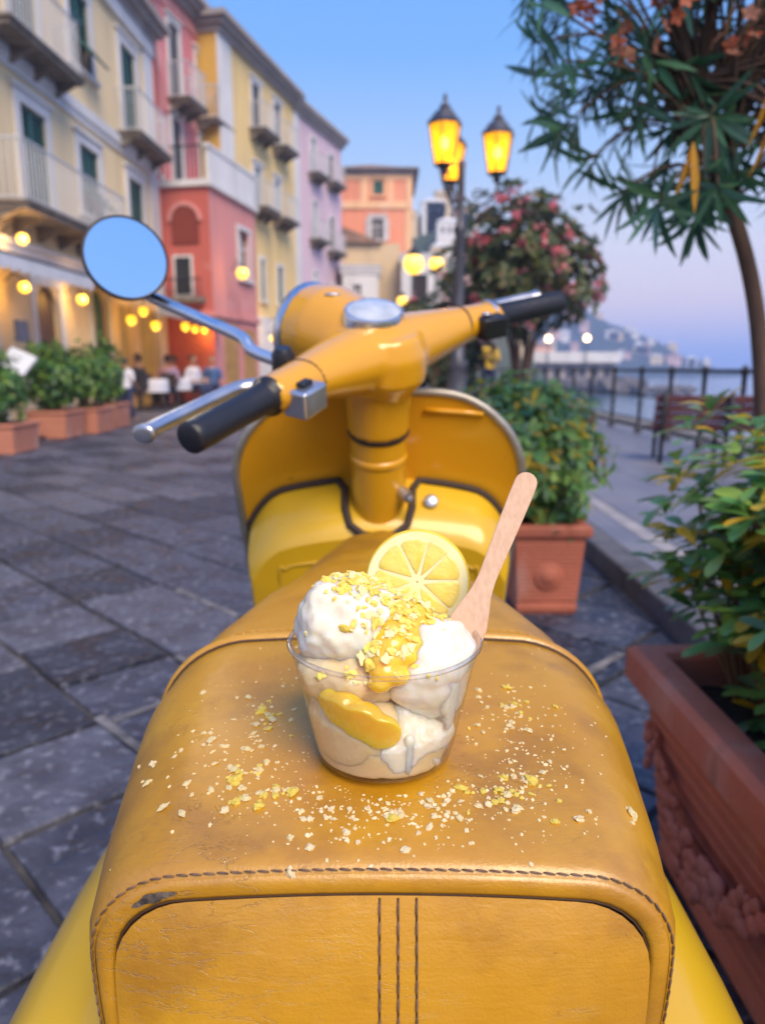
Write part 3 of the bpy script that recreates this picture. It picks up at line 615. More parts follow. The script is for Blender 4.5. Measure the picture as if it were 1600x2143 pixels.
def foliage(par, leaves, shapes, mats, single, name='foliage', key=None):
    """leaves: (pos, direction, up, size, material, variant); the most visible ones become leaf objects, the rest one mass"""
    meshes = {}
    eye = Vector((0, 0, 1))
    leaves = sorted(leaves, key=key or (lambda l: (Vector(l[0]) - eye).length - l[3] * 3))
    big = MB(); cnt = 0
    for l in leaves:
        M = Matrix.Translation(l[0]) @ frame(l[1], l[2]) @ Matrix.Scale(l[3], 4)
        vs, fs = shapes[l[5] % len(shapes)]
        if cnt < single:
            k = (l[5] % len(shapes), l[4])
            if k not in meshes: meshes[k] = MB().add(vs, fs).mesh('leaf', mats[l[4]], True)
            o = link('leaf', meshes[k], par); o.matrix_basis = Matrix.Translation(o.location) @ M; cnt += 1
        else:
            big.mi = l[4]; big.add(vs, fs, M)
    if big.v: tag(big.build(name, mats, par, smooth=True), kind='stuff')
def shell_leaves(rg, n, c, rad, size, nm, yl=0, ny=0, inner=.55, whorl=0, droop=.2, lump=.3, seed=0, cut=None):
    out = []; c = Vector(c); rad = Vector(rad)
    cl = [(Vector((rg.gauss(0, 1), rg.gauss(0, 1), rg.gauss(0, 1))).normalized()) for _ in range(int(n / max(whorl, 1)))]
    for d in cl:
        k = inner + (1 - inner) * rg.random() ** .6
        k *= 1 + lump * noise.noise(d * 2.3 + Vector((seed, 0, 0)))
        p = c + Vector((d.x * rad.x, d.y * rad.y, d.z * rad.z)) * k
        if cut and not cut(p): continue
        for w in range(max(whorl, 1)):
            if whorl:
                ax = (d + Vector((0, 0, .5))).normalized(); a = 2 * math.pi * (w + rg.random() * .6) / whorl; s = ax.orthogonal().normalized(); s2 = ax.cross(s)
                dr = (s * math.cos(a) + s2 * math.sin(a)) + ax * rg.uniform(.1, .9) + Vector((0, 0, -droop)); upv = ax
            else:
                dr = d * .5 + Vector((rg.gauss(0, 1), rg.gauss(0, 1), rg.gauss(0, .7))) * .8 + Vector((0, 0, -droop)); upv = d + Vector((0, 0, .8))
            m = nm - 1 - rg.randrange(ny) if (ny and rg.random() < yl) else rg.randrange(nm - ny)
            out.append((p, dr, upv + Vector((rg.gauss(0, .3), rg.gauss(0, .3), 0)), size * rg.uniform(.65, 1.2), m, rg.randrange(4)))
    return out
V_obov = [leaf_variant(OBOV, c, f, 0) for c, f in ((.12, .25), (.22, .15), (.05, .35), (.3, .2))]
V_lanc = [leaf_variant(LANC, c, f, 0) for c, f in ((.1, .3), (.22, .2), (.35, .25), (.02, .3))]
V_oval = [leaf_variant(OVAL, c, f, 0) for c, f in ((.12, .2), (.25, .15), (.05, .3), (.3, .2))]
M_soil = mat('potting_soil', (.035, .022, .014), .95, col2=(.07, .045, .03), nscale=30, bump=.8, bscale=60)
def terra(name, a, b):
    m = mat(name, a, .75, col2=b, nscale=5, ndet=6, bump=.3, bscale=45, nlo=.3, nhi=.75)
    speck(m, (.60, .44, .37), 5, .56, .76, (1, 1, .6), .6, 7); speck(m, tuple(x * .4 for x in a), 9, .62, .74, (1, 1, .4), .6, 6)
    return m
M_terra = terra('terracotta', (.50, .145, .08), (.40, .12, .07)); M_terra2 = terra('terracotta_weathered', (.66, .215, .13), (.48, .15, .09)); M_terra3 = terra('terracotta_pale', (.50, .20, .13), (.42, .17, .11))
M_bark = mat('bark', (.13, .075, .05), .85, col2=(.07, .045, .035), nscale=12, bump=.7, bscale=30, stretch=(1, 1, .3)); M_stem = mat('stem', (.26, .13, .06), .7, col2=(.16, .10, .05), nscale=10)
def box_pot(par, x0, x1, y0, y1, z0, z1, m, rim=.035, th=.03, taper=.035, ribs=6, rimh=.06):
    """tapered terracotta trough with thick rolled rim, ribs and a hollow top"""
    cx, cy = (x0 + x1) / 2, (y0 + y1) / 2
    def ring(dx, z): return [(x0 - dx, y0 - dx, z), (x1 + dx, y0 - dx, z), (x1 + dx, y1 + dx, z), (x0 - dx, y1 + dx, z)]
    mb = MB(); prof = [(-taper - .004, z0), (-taper, z0 + .012), (-taper + .006, z0 + .02), (-taper + .006, z0 + .045), (-taper, z0 + .05)]
    H = z1 - z0 - rimh
    for i in range(ribs):
        a = z0 + .05 + (H - .08) * (i / ribs) * .98 + .01; dx = -taper + taper * (a - z0) / H
        prof += [(dx, a), (dx + .0022, a + .002), (dx + .0022, a + .006), (dx, a + .008)]
    prof += [(0, z1 - rimh - .012), (-.002, z1 - rimh), (rim * .75, z1 - rimh + .006), (rim, z1 - rimh + .016), (rim, z1 - .012), (rim - .012, z1), (-th + .01, z1), (-th, z1 - .01), (-th, z1 - .12)]
    mb.grid([ring(d, z)[::1] for d, z in prof], close=True)
    o = mb.build('pot', m, par, bevel=.006)
    s = MB(); n = 8
    rows = [[(x0 + th + .001 + (x1 - x0 - 2 * th) * i / n, y0 + th + (y1 - y0 - 2 * th) * j / n, z1 - .07 + .02 * noise.noise(Vector((i * .7, j * .7, x0)))) for i in range(n + 1)] for j in range(n + 1)]
    s.grid(rows); s.build('soil', M_soil, par, smooth=True)
    return o

# --- mid pot with round shrub beside the scooter's leg shield
ms = thing('potted_shrub', 'square terracotta pot with round medallion and leafy green and yellow shrub', 'potted plant', (.68, 2.98, 0))
box_pot(ms, .535, .815, 2.80, 3.10, 0, .385, M_terra, rim=.022, ribs=14, taper=.022, rimh=.055)
md = MB(); md.lathe([(.062, 0), (.062, .006), (.055, .012), (.045, .010), (.036, .018), (.02, .026), (.0005, .028)], 20, Matrix.Translation((.675, 2.815, .17)) @ Matrix.Rotation(R(90), 4, 'X')); md.build('medallion', M_terra, ms, smooth=True)
LM1 = leaf_mats('pittosporum', [(.12, .26, .06), (.085, .20, .06), (.20, .34, .075), (.15, .25, .12), (.26, .38, .08)], [(.78, .50, .03), (.52, .38, .07)])
rg = random.Random(3)
lv = shell_leaves(rg, 5400, (.57, 3.0, .655), (.355, .31, .285), .064, 7, .15, 2, inner=.35, whorl=6, droop=.15, lump=.35, seed=2)
lv += shell_leaves(rg, 250, (.70, 2.92, .43), (.16, .14, .12), .06, 7, .12, 2, inner=.3, whorl=5, droop=.5)
foliage(ms, lv, V_obov, LM1, 150)
st = MB()
for i in range(9):
    a = rg.uniform(0, 6.28); p = [(.675 + .04 * math.cos(a), 2.95 + .04 * math.sin(a), .31), (.66 + .12 * math.cos(a), 2.97 + .12 * math.sin(a), .55), (.62 + .26 * math.cos(a), 3.0 + .22 * math.sin(a), .82)]
    st.tube(catmull(p, 4), .007, 6)
st.build('stems', M_stem, ms, smooth=True)

# --- big trough on the right with garland relief and glossy shrub
bt = thing('planter_trough', 'long terracotta trough with garland relief and glossy green and yellow shrub', 'potted plant', (.70, .9, 0))
box_pot(bt, .535, .875, .16, 1.35, 0, .45, M_terra2, rim=.036, ribs=9, taper=.04, rimh=.085, th=.03)
gd = MB(); rg = random.Random(8)
def blob(mb, c, r, k):
    bm = bmesh.new(); bmesh.ops.create_icosphere(bm, subdivisions=2, radius=r)
    vs = [tuple(Vector(c) + Vector((v.co.x * .55, v.co.y * (1 + .3 * math.sin(k)), v.co.z)) * (1 + .35 * noise.noise(v.co * 120 + Vector((k, 0, 0))))) for v in bm.verts]; fs = [tuple(v.index for v in f.verts) for f in bm.faces]; bm.free(); mb.add(vs, fs)
for sw_ in range(2):
    ya, yb = (1.29, .80) if sw_ == 0 else (.78, .29)
    for i in range(95):
        t = i / 94; yy = ya + (yb - ya) * t; zz = .30 - .125 * math.sin(math.pi * t) + rg.uniform(-.03, .03) * (.25 + math.sin(math.pi * t)); xf = .535 - .040 * (1 - zz / .365) + .002
        blob(gd, (xf, yy + rg.uniform(-.008, .008), zz), rg.uniform(.009, .0165) * (.6 + .6 * math.sin(math.pi * t)), i * 1.7)
for yy in (1.295, .79, .285):
    for i in range(7): blob(gd, (.535 - .012, yy + rg.uniform(-.014, .014), .31 - i * .013), .012, i)
gd.build('garland_relief', M_terra2, bt, smooth=True)
LM2 = leaf_mats('glossy_leaf', [(.09, .24, .06), (.07, .19, .06), (.15, .31, .07), (.13, .24, .13), (.24, .38, .07)], [(.80, .48, .02), (.66, .48, .05)], rough=.28)
rg = random.Random(21)
lv = []
tips = []
for i in range(1180):
    yy = rg.uniform(.24, 1.42); xx = rg.gauss(.74, .14); zz = rg.uniform(.42, .90) - abs(xx - .76) * .25
    zz = min(zz, .90)
    if xx < .54 or (xx < .62 and zz < .56): continue
    tips.append((xx, yy, zz))
tips += [(.52, 1.28, .745), (.54, 1.2, .70), (.54, 1.30, .80), (.55, 1.33, .68), (.58, 1.36, .88), (.62, 1.38, .92), (.60, 1.22, .86), (.66, 1.28, .90), (.58, 1.15, .62), (.62, 1.02, .80), (.66, .95, .70), (.70, 1.1, .93), (.76, 1.2, .95), (.80, 1.05, .92), (.68, 1.18, .52), (.70, .92, .54), (.72, .85, .56)]
for (xx, yy, zz) in tips:
    ax = Vector((xx - .76, (yy - .95) * .25, .5)).normalized(); s = ax.orthogonal().normalized(); s2 = ax.cross(s); n = rg.randrange(6, 10)
    for w in range(n):
        a = 2 * math.pi * (w + rg.random() * .5) / n; dr = s * math.cos(a) + s2 * math.sin(a) + ax * rg.uniform(-.1, .8)
        m = 5 + rg.randrange(2) if rg.random() < .21 else rg.randrange(5)
        lv.append((Vector((xx, yy, zz)) + Vector((rg.gauss(0, .006), rg.gauss(0, .006), rg.gauss(0, .008))), dr, ax, rg.uniform(.045, .078), m, rg.randrange(4)))
foliage(bt, lv, V_obov, LM2, 290)
st = MB()
for (xx, yy, zz) in tips[::3]:
    if xx < .62: continue
    b = Vector((.5 * (xx + .72), min(1.25, max(.25, yy)), .37)); st.tube(catmull([b, (b + Vector((xx, yy, zz))) / 2 + Vector((rg.gauss(0, .012), 0, .02)), (xx, yy, zz)], 4), [.0045] * 5 + [.003] * 4, 6)
st.tube(catmull([(.70, 1.12, .37), (.685, 1.14, .52), (.665, 1.17, .66), (.63, 1.18, .76)], 5), .011, 8)
st.build('stems', M_stem, bt, smooth=True)

# --- terracotta planters with hedge shrubs on the left by the restaurant
LM3 = leaf_mats('hedge_leaf', [(.045, .13, .025), (.08, .18, .025), (.16, .26, .03), (.03, .09, .025)], None, rough=.4)
def hedge_planter(x0, x1, y0, y1, h, top, label, seed, pale=M_terra3, n=1900):
    t = thing('potted_hedge', label, 'potted plant', ((x0 + x1) / 2, (y0 + y1) / 2, 0)); box_pot(t, x0, x1, y0, y1, 0, h, pale, rim=.02, ribs=4, taper=.02, rimh=.05)
    rg = random.Random(seed); cx, cy = (x0 + x1) / 2, (y0 + y1) / 2
    foliage(t, shell_leaves(rg, n, (cx, cy, (h + top) / 2 + .05), ((x1 - x0) * .62, (y1 - y0) * .62, (top - h) * .58), .085, 4, inner=.35, whorl=5, lump=.35, seed=seed), V_oval, LM3, 40)
    s = MB()
    for i in range(6): s.tube([(cx + rg.gauss(0, .05), cy + rg.gauss(0, .05), h - .08), (cx + rg.gauss(0, .12), cy + rg.gauss(0, .1), (h + top) / 2)], .012, 5)
    s.build('stems', M_stem, t)
hedge_planter(-5.15, -4.50, 10.25, 10.95, .40, 1.28, 'terracotta planter with yellow green hedge shrub beside the menu stand', 31, n=2200)
hedge_planter(-4.95, -4.36, 11.05, 11.75, .40, 1.25, 'terracotta planter with hedge shrub, middle of the row of three', 32)
hedge_planter(-4.95, -4.44, 12.05, 12.75, .42, 1.35, 'terracotta planter with dark green hedge shrub, last before the restaurant tables', 33)
hedge_planter(-5.0, -4.29, 8.35, 9.0, .36, 1.15, 'terracotta planter with dark hedge shrub at the left edge of the street', 34)
# menu stand
mn = thing('menu_stand', 'wooden menu stand with tilted white board between the planters', 'menu stand', (-4.98, 10.05, 0))
MB().b2(-5.03, -4.96, 10.02, 10.08, .0, 1.0).build('post', mat('pale_wood', (.45, .36, .24), .7, col2=(.34, .26, .17), nscale=6), mn); MB().b2(-5.2, -4.8, 9.85, 10.25, .0, .05).build('foot', M_iron, mn)
MB().box((0, 0, 0), (.42, .03, .34), Matrix.Translation((-4.98, 10.0, 1.08)) @ Matrix.Rotation(R(-35), 4, 'X') @ Matrix.Rotation(R(25), 4, 'Y')).build('board', mat('white_board', (.62, .66, .74), .4), mn)

# --- oleander tree top right
ol = thing('oleander_tree', 'leaning oleander tree with narrow dark leaves and orange flowers above the pavement', 'tree', (1.19, 2.15, .1))
tk = catmull([(1.19, 2.15, .08), (1.165, 2.15, .5), (1.115, 2.15, .98), (1.045, 2.14, 1.27), (.91, 2.1, 1.54), (.82, 2.06, 1.70), (.75, 2.03, 1.86)], 6)
MB().tube(tk, [.027 - .010 * i / (len(tk) - 1) for i in range(len(tk))], 10).build('trunk', M_bark, ol, smooth=True)
LM4 = leaf_mats('oleander_leaf', [(.04, .125, .065), (.028, .095, .055), (.07, .17, .08), (.05, .13, .10)], [(.60, .30, .02)], rough=.4, trans=.25)
rg = random.Random(77); lv = []; br = MB(); tips = []
reg = []
def inside(px, py):      # rough outline of the crown as seen on the tree's own plane (x, z)
    return True
while len(tips) < 135:
    x = rg.uniform(.30, 1.45); z = rg.uniform(1.34, 2.25); yy = rg.uniform(1.8, 2.4); sc_ = yy / 2.05
    # the crown's lower edge rises towards its outer left end, the left end is ragged
    low = interp([.28, .36, .45, .55, .66, .75, .86, 1.0, 1.2, 1.6], [1.84, 1.70, 1.58, 1.49, 1.42, 1.38, 1.42, 1.44, 1.40, 1.42], x / sc_)
    if (z - 1) / sc_ + 1 < low + rg.uniform(0, .05): continue
    if x / sc_ < .42 + .10 * noise.noise(Vector((z * 5, 2, 0))) and rg.random() < .6: continue
    tips.append((x, yy, z))
tips += [(.37, 2.0, 1.80), (.45, 2.0, 1.60), (.52, 2.02, 1.52), (.62, 2.0, 1.45), (.82, 2.0, 1.38), (.42, 2.1, 1.95)]
for (x, yy, z) in tips:
    t = max(0, min(1, (z - 1.2) / .6)); b = Vector(tk[int(len(tk) * (.62 + .3 * rg.random())) - 1]); mid = (b + Vector((x, yy, z))) / 2 + Vector((0, 0, .08))
    br.tube(catmull([b, mid, (x, yy, z)], 3), [.007, .006, .005, .0045, .004, .003, .0022], 5)
    ax = (Vector((x, yy, z)) - mid).normalized(); ax = (ax + Vector((0, 0, .15))).normalized(); s = ax.orthogonal().normalized(); s2 = ax.cross(s); n = rg.randrange(11, 17)
    for w in range(n):
        a = 2 * math.pi * (w + rg.random() * .7) / n * 2.0; back = rg.uniform(0, .07); dr = s * math.cos(a) + s2 * math.sin(a) + ax * rg.uniform(-.1, .9) + Vector((0, 0, -.45))
        lv.append((Vector((x, yy, z)) - ax * back, dr, ax + Vector((0, 0, .3)), rg.uniform(.09, .15), rg.randrange(4), rg.randrange(4)))
for (x, yy, z) in ((.86, 1.74, 1.62), (.875, 1.75, 1.56), (.70, 1.75, 1.50)):
    lv.append((Vector((x, yy, z)), Vector((.15, 0, -1)), Vector((0, -1, .1)), .15, 4, 0)); lv.append((Vector((x, yy, z)), Vector((-.1, .1, -1)), Vector((.5, -1, .1)), .13, 4, 1))
foliage(ol, lv, V_lanc, LM4, 295); br.build('branches', M_bark, ol, smooth=True)
def flowers(par, pts, cols, rg, r=.03, n=9, size=.028):
    for p in pts:
        f = MB()
        for i in range(n):
            c = Vector(p) + Vector((rg.gauss(0, r), rg.gauss(0, r), rg.gauss(0, r * .8))); ax = Vector((rg.gauss(0, 1), rg.gauss(0, 1) - .6, rg.gauss(0, 1) + .4)).normalized(); s = ax.orthogonal().normalized(); s2 = ax.cross(s); f.mi = rg.randrange(len(cols))
            for k in range(5):
                a = 2 * math.pi * k / 5; d = s * math.cos(a) + s2 * math.sin(a); e = ax.cross(d); f.add([c, c + d * size * .6 - e * size * .35 + ax * size * .2, c + d * size + ax * size * .3, c + d * size * .6 + e * size * .35 + ax * size * .2], [(0, 1, 2, 3)])
        tag(f.build('flower_cluster', cols, par), kind='stuff')
M_of = [mat('orange_petal', (.42, .10, .04), .6, trans=.3), mat('faded_petal', (.22, .08, .045), .7, trans=.2)]
flowers(ol, [(.47, 1.85, 1.82), (.57, 1.8, 1.72), (.66, 1.8, 1.80), (.87, 1.72, 1.74), (.90, 1.72, 1.77), (.79, 1.75, 1.70)], M_of, rg, r=.024, n=8, size=.022)

# --- flowering shrubs in the middle distance
LM5 = leaf_mats('far_oleander', [(.05, .08, .02), (.035, .06, .022), (.085, .10, .02), (.10, .075, .025)], None, rough=.45)
M_pf = [mat('pink_petal', (.62, .10, .14), .6, trans=.3), mat('pale_pink_petal', (.70, .30, .32), .6, trans=.3)]
def flower_tree(name, label, c, rad, n, seed, nf, trunkx=None, ln=.17, mats=LM5):
    t = thing(name, label, 'tree', (c[0], c[1], .1)); rg = random.Random(seed)
    lv = shell_leaves(rg, n, c, rad, ln, len(mats), inner=.3, whorl=8, droop=.1, lump=.5, seed=seed)
    foliage(t, lv, V_oval, mats, 0, 'crown')
    tr = MB()
    for i in range(6):
        a = i * 1.05; tr.tube(catmull([(c[0] + .08 * math.cos(a), c[1] + .08 * math.sin(a), .05), (c[0] + .2 * math.cos(a), c[1] + .2 * math.sin(a), c[2] * .5), (c[0] + rad[0] * .6 * math.cos(a), c[1] + rad[1] * .6 * math.sin(a), c[2] + .2)], 4), [.05, .045, .04, .04, .035, .03, .025, .02, .015], 6)
    tr.build('trunk', M_bark, t, smooth=True)
    pts = []
    for i in range(nf):
        d = Vector((rg.gauss(.25, 1), rg.gauss(-.6, 1), rg.gauss(.15, .7))).normalized(); k = 1 + .5 * noise.noise(d * 2.3 + Vector((seed, 0, 0))); pts.append(Vector(c) + Vector((d.x * rad[0], d.y * rad[1], d.z * rad[2])) * k * rg.uniform(.85, 1.0))
    if nf: flowers(t, pts, M_pf, rg, r=.06, n=9, size=.055)
flower_tree('flowering_oleander', 'broad oleander tree covered in pink flowers behind the lamp post', (2.5, 13.2, 2.72), (1.3, 1.2, 1.28), 7000, 4, 60)
flower_tree('oleander_bush', 'smaller oleander bush with few flowers behind the lamp post base', (1.3, 14.5, 1.4), (.8, .8, 1.3), 3000, 6, 14)
flower_tree('round_bush', 'round dark green bush behind the scooter handlebar at the street end', (.75, 16.5, 1.5), (.75, .7, 1.2), 2200, 12, 3)
flower_tree('roof_garden_bush', 'dark green bush growing on the slope beside the sand coloured house', (-1.7, 38.8, 7.9), (.7, .4, .55), 700, 14, 0, mats=LM3, ln=.2) if False else None
# ------------------------------------------------------------------ restaurant terrace: awnings, lamps, tables, people
M_awn = mat('white_canvas', (.62, .63, .68), .8, col2=(.52, .53, .57), nscale=2); M_awn2 = mat('tan_canvas', (.50, .40, .30), .8, col2=(.42, .33, .25), nscale=2)
fA = Matrix.Translation((a0[0], a0[1], 0)) @ Matrix.Rotation(R(90 - 1.9), 4, 'Z')      # facade frame of the cream house
def awning(label, u0, u1, z1, z0, dep, m, poles=True):
    p = fA @ Vector((u(u0), 0, z1)); t = thing('awning', label, 'awning', tuple(p)); inv = lambda q: fA @ Vector(q)
    n = 14; rows = []
    for j in range(7):
        f = j / 6; rows.append([inv((u(u0) + (u(u1) - u(u0)) * i / n, -.16 - (dep - .16) * f, z1 + (z0 - z1) * f - .05 * math.sin(math.pi * f) + .012 * math.sin(i * 2.6))) for i in range(n + 1)])
    mb = MB(); mb.grid(rows); mb.build('canvas', m, t, smooth=True)
    v = MB(); v.grid([[inv((u(u0) + (u(u1) - u(u0)) * i / (n * 3), -dep - .004, z0)) for i in range(n * 3 + 1)], [inv((u(u0) + (u(u1) - u(u0)) * i / (n * 3), -dep - .02, z0 - .2 - .05 * abs(math.sin(i * math.pi / 3)))) for i in range(n * 3 + 1)]]); v.build('valance', m, t)
    fr = MB(); fr.tube([inv((u(u0), -dep, z0)), inv((u(u1), -dep, z0))], .02, 6)
    for k in (u0 + .1, (u0 + u1) / 2, u1 - .1): fr.tube([inv((u(k), -.02, z1 - .05)), inv((u(k), -dep, z0 - .01))], .016, 6)
    fr.build('frame', M_iron, t)
awning('white canvas awning over the arched doors of the cream house', 9.6, 13.6, 2.95, 2.62, 1.3, M_awn)
awning('tan canvas awning sheltering the restaurant tables', 15.7, 21.2, 2.85, 2.35, 1.75, M_awn2)
M_globe = mat('glowing_globe', (1, .8, .3), .4, emit=(1.0, .52, .012), estr=1.7)
def globe(p, r, label, wall=None, group=None):
    t = thing('globe_lamp', label, 'lamp', p, None, group); MB().ball(p, r, 14, 9).build('globe', M_globe, t, smooth=True)
    mb = MB(); mb.lathe([(r * .5, r * .8), (r * .55, r * 1.05), (r * .2, r * 1.2)], 10, Matrix.Translation(p), cap1=True)
    if wall: mb.tube([Vector(p) + Vector((0, 0, r * 1.1)), (Vector(p) + Vector(wall)) / 2 + Vector((0, 0, r * 2)), wall], .015, 6)
    else: mb.tube([Vector(p) + Vector((0, 0, r * 1.1)), Vector(p) + Vector((0, 0, .32))], .01, 5)
    mb.build('bracket', M_iron, t)
    ld = bpy.data.lights.new('globe_light', 'POINT'); ld.energy = 15 if wall else 8; ld.color = (1, .52, .10); ld.shadow_soft_size = r * 1.05; lo = bpy.data.objects.new('globe_light', ld); COL.objects.link(lo); lo.parent = t; lo.location = (.12, -.12, 0) if wall else (0, 0, -.13)
def pix(x, y, Y):
    c, s = math.cos(R(11.35)), math.sin(R(11.35)); a = (x - 800) / 1500; b = (1071.5 - y) / 1500
    return Vector((a, c + b * s, -s + b * c)) * (Y / (c + b * s)) + Vector((0, 0, 1))
globe(tuple(pix(47, 500, 12.9)), .095, 'glowing globe lamp under the balcony above the white awning', tuple(pix(47, 500, 12.9) + Vector((-.35, 0, .1))))
globe(tuple(pix(51, 601, 12.9)), .095, 'glowing globe lamp beside the arched brown door', tuple(pix(51, 601, 12.9) + Vector((-.32, 0, .1))))
globe(tuple(pix(172, 627, 15.4)), .105, 'glowing globe lamp between arched brown door and green door', tuple(pix(172, 627, 15.4) + Vector((-.32, 0, .1))))
for (x, y_, Y, lb) in ((275, 669, 17.0, 'first glowing globe under the tan awning'), (300, 651, 18.3, 'highest glowing globe under the tan awning'), (326, 681, 17.6, 'glowing globe under the tan awning, third from the street'), (388, 683, 19.5, 'glowing globe under the tan awning near the red block'), (408, 688, 20.6, 'fainter glowing globe beside the red block shop'), (428, 690, 21.0, 'last small globe at the far end of the tan awning')):
    globe(tuple(pix(x, y_, Y)), .105 if Y < 20 else .09, lb)
globe(tuple(pix(507, 572, 22.0)), .17, 'large glowing globe lamp on the pink corner of the terrace block', tuple(pix(507, 572, 22.0) + Vector((-.35, .25, .1))))
globe(tuple(pix(577, 679, 27.5)), .10, 'small glowing globe lamp on the yellow house', tuple(pix(577, 679, 27.5) + Vector((-.3, 0, .1)))); globe(tuple(pix(571, 708, 27.0)), .11, 'small glowing globe lamp low beside the yellow house door', tuple(pix(571, 708, 27.0) + Vector((-.3, 0, .1))))
def post_lamp(x, y_, Y, r, label):
    p = pix(x, y_, Y); t = thing('street_lamp', label, 'street lamp', (p.x, p.y, 0)); MB().ball(p, r, 14, 9).build('globe', M_globe, t, smooth=True)
    MB().lathe([(r * .75, r * .72), (r * .5, r * 1.15), (r * .1, r * 1.6)], 8, Matrix.Translation(p), cap1=True).build('cap', M_iron, t); MB().tube([(p.x, p.y, -.05), (p.x, p.y, p.z - r * .9)], [.06, .035], 8).build('post', M_post, t)
post_lamp(865, 552, 25, .34, 'large glowing street lamp before the white house'); post_lamp(912, 552, 27, .26, 'glowing street lamp nearer the oleander'); post_lamp(842, 630, 30, .22, 'low glowing street lamp just above the scooter dial')
# people
SKIN = mat('skin', (.45, .25, .17), .6); HAIR = mat('dark_hair', (.03, .02, .015), .6)
def person(loc, rz, label, shirt, trousers, h=1.7, sit=False, hair=HAIR):
    k = h / 1.7; t = thing('person', label, 'person', loc, rz); P = lambda x, y, z: Vector((x * k, y * k, z * k))
    hipz = .50 if sit else .90; sh = hipz + .50; hd = hipz + .70
    b = MB(); b.tube([P(0, 0, hipz), P(0, 0, hipz + .2), P(0, .01, sh - .06), P(0, .01, sh + .02)], [.135 * k, .12 * k, .15 * k, .07 * k], 12); b.tube([P(-.17, 0, sh - .04), P(.17, 0, sh - .04)], .058 * k, 10); b.tube([P(0, 0, sh), P(0, -.01, hd - .06)], .052 * k, 8)
    b.ball(P(0, -.015, hd), (.078 * k, .095 * k, .115 * k), 14, 10); b.ball(P(0, -.105, hd - .015), .018 * k, 8, 6)
    for s in (-1, 1): b.ball(P(s * .08, 0, hd - .01), (.012 * k, .02 * k, .03 * k), 6, 4)
    legs = []; arms = []
    for s in (-1, 1):
        legs.append([P(s * .09, 0, hipz), P(s * .11, -.40, hipz + .0), P(s * .11, -.42, .09), P(s * .11, -.45, .05), P(s * .11, -.58, .04)] if sit else [P(s * .09, 0, hipz), P(s * .10, -.02 - .05 * s, .48), P(s * .10, .02 + .10 * s, .09), P(s * .10, -.02 + .10 * s, .05), P(s * .11, -.14 + .1 * s, .035)])
        arms.append([P(s * .18, 0, sh - .04), P(s * .24, .02, sh - .30), P(s * .18, -.22, sh - .34 if sit else sh - .5), P(s * .16, -.30, sh - .33 if sit else sh - .58)])
    for l in legs: b.tube(catmull(l, 3), [max(.035, .08 - .0045 * i) * k for i in range(13)], 8)
    for a in arms:
        b.tube(catmull(a, 3), [max(.026, .05 - .003 * i) * k for i in range(10)], 8); e = a[-1]
        for f in range(4): b.tube([e, e + P((f - 1.5) * .02, -.05, -.01), e + P((f - 1.5) * .022, -.085, -.035)], .0085 * k, 5)
        b.tube([e + P(.0, .02, 0), e + P(.03 if a[0].x < 0 else -.03, -.02, .01)], .009 * k, 5)
    remesh(b, .014 * k, 3).build('body', SKIN, t, smooth=True)
    c = MB(); c.tube([P(0, 0, hipz - .02), P(0, 0, hipz + .2), P(0, .01, sh - .06), P(0, .01, sh + .01)], [.15 * k, .137 * k, .166 * k, .075 * k], 12); c.tube([P(-.175, 0, sh - .04), P(.175, 0, sh - .04)], .07 * k, 10)
    for a in arms: c.tube(catmull(a[:2], 4), .062 * k, 8)
    remesh(c, .016 * k, 3).build('shirt', shirt, t, smooth=True)
    d = MB(); d.ball(P(0, 0, hipz), (.155 * k, .14 * k, .11 * k), 12, 8)
    for l in legs: d.tube(catmull(l[:3], 4), [(.095 - .003 * i) * k for i in range(9)], 8)
    remesh(d, .018 * k, 3).build('trousers', trousers, t, smooth=True)
    hm = MB(); hm.ball(P(0, .012, hd + .03), (.088 * k, .102 * k, .105 * k), 14, 10); hm.build('hair', hair, t, smooth=True)
C_ = lambda n, c: mat(n, c, .8)
white_c, navy_c, lilac_c, red_c, yellow_c, dark_c, blue_c = C_('white_cotton', (.66, .68, .78)), C_('navy_cotton', (.02, .03, .09)), C_('lilac_cotton', (.48, .34, .50)), C_('red_cotton', (.30, .03, .04)), C_('yellow_cotton', (.65, .42, .04)), C_('dark_cotton', (.03, .03, .035)), C_('blue_cotton', (.06, .12, .30))
person((-4.95, 14.1, 0), R(160), 'child in white shirt and dark trousers walking by the planters', white_c, navy_c, 1.18)
seats = []
for (x, yy, rz, sh_, tr_, lb) in ((-5.45, 18.6, 190, lilac_c, navy_c, 'seated person in lilac top with back to the street'), (-5.0, 19.3, 60, white_c, navy_c, 'seated person in white shirt at the restaurant'), (-5.6, 19.6, 280, red_c, dark_c, 'seated person in red top under the awning'), (-4.75, 20.4, 20, blue_c, navy_c, 'seated person in blue top farthest along the terrace'), (-5.75, 17.2, 250, dark_c, navy_c, 'seated person in dark top under the first globes')):
    person((x, yy, 0), R(rz), lb, sh_, tr_, 1.72, True); seats.append((x, yy, rz, lb))
person((2.62, 18.0, .1), R(200), 'person in yellow top and navy shorts on the seafront pavement', yellow_c, navy_c, 1.7)
M_chair = mat('dark_wicker', (.04, .03, .028), .7)
for (x, yy, rz, lb) in seats:
    t = thing('cafe_chair', 'dark cafe chair under the ' + lb, 'chair', (x, yy, 0), R(rz)); MB().b2(-.21, .21, -.22, .22, .36, .39).build('seat', M_chair, t); MB().b2(-.2, .2, .215, .245, .5, .86).build('backrest', M_chair, t)
    for sx in (-1, 1):
        MB().b2(sx * .19 - .016, sx * .19 + .016, -.2, -.17, 0, .359).build('leg', M_chair, t); MB().b2(sx * .19 - .016, sx * .19 + .016, .18, .21, 0, .86).build('leg', M_chair, t)
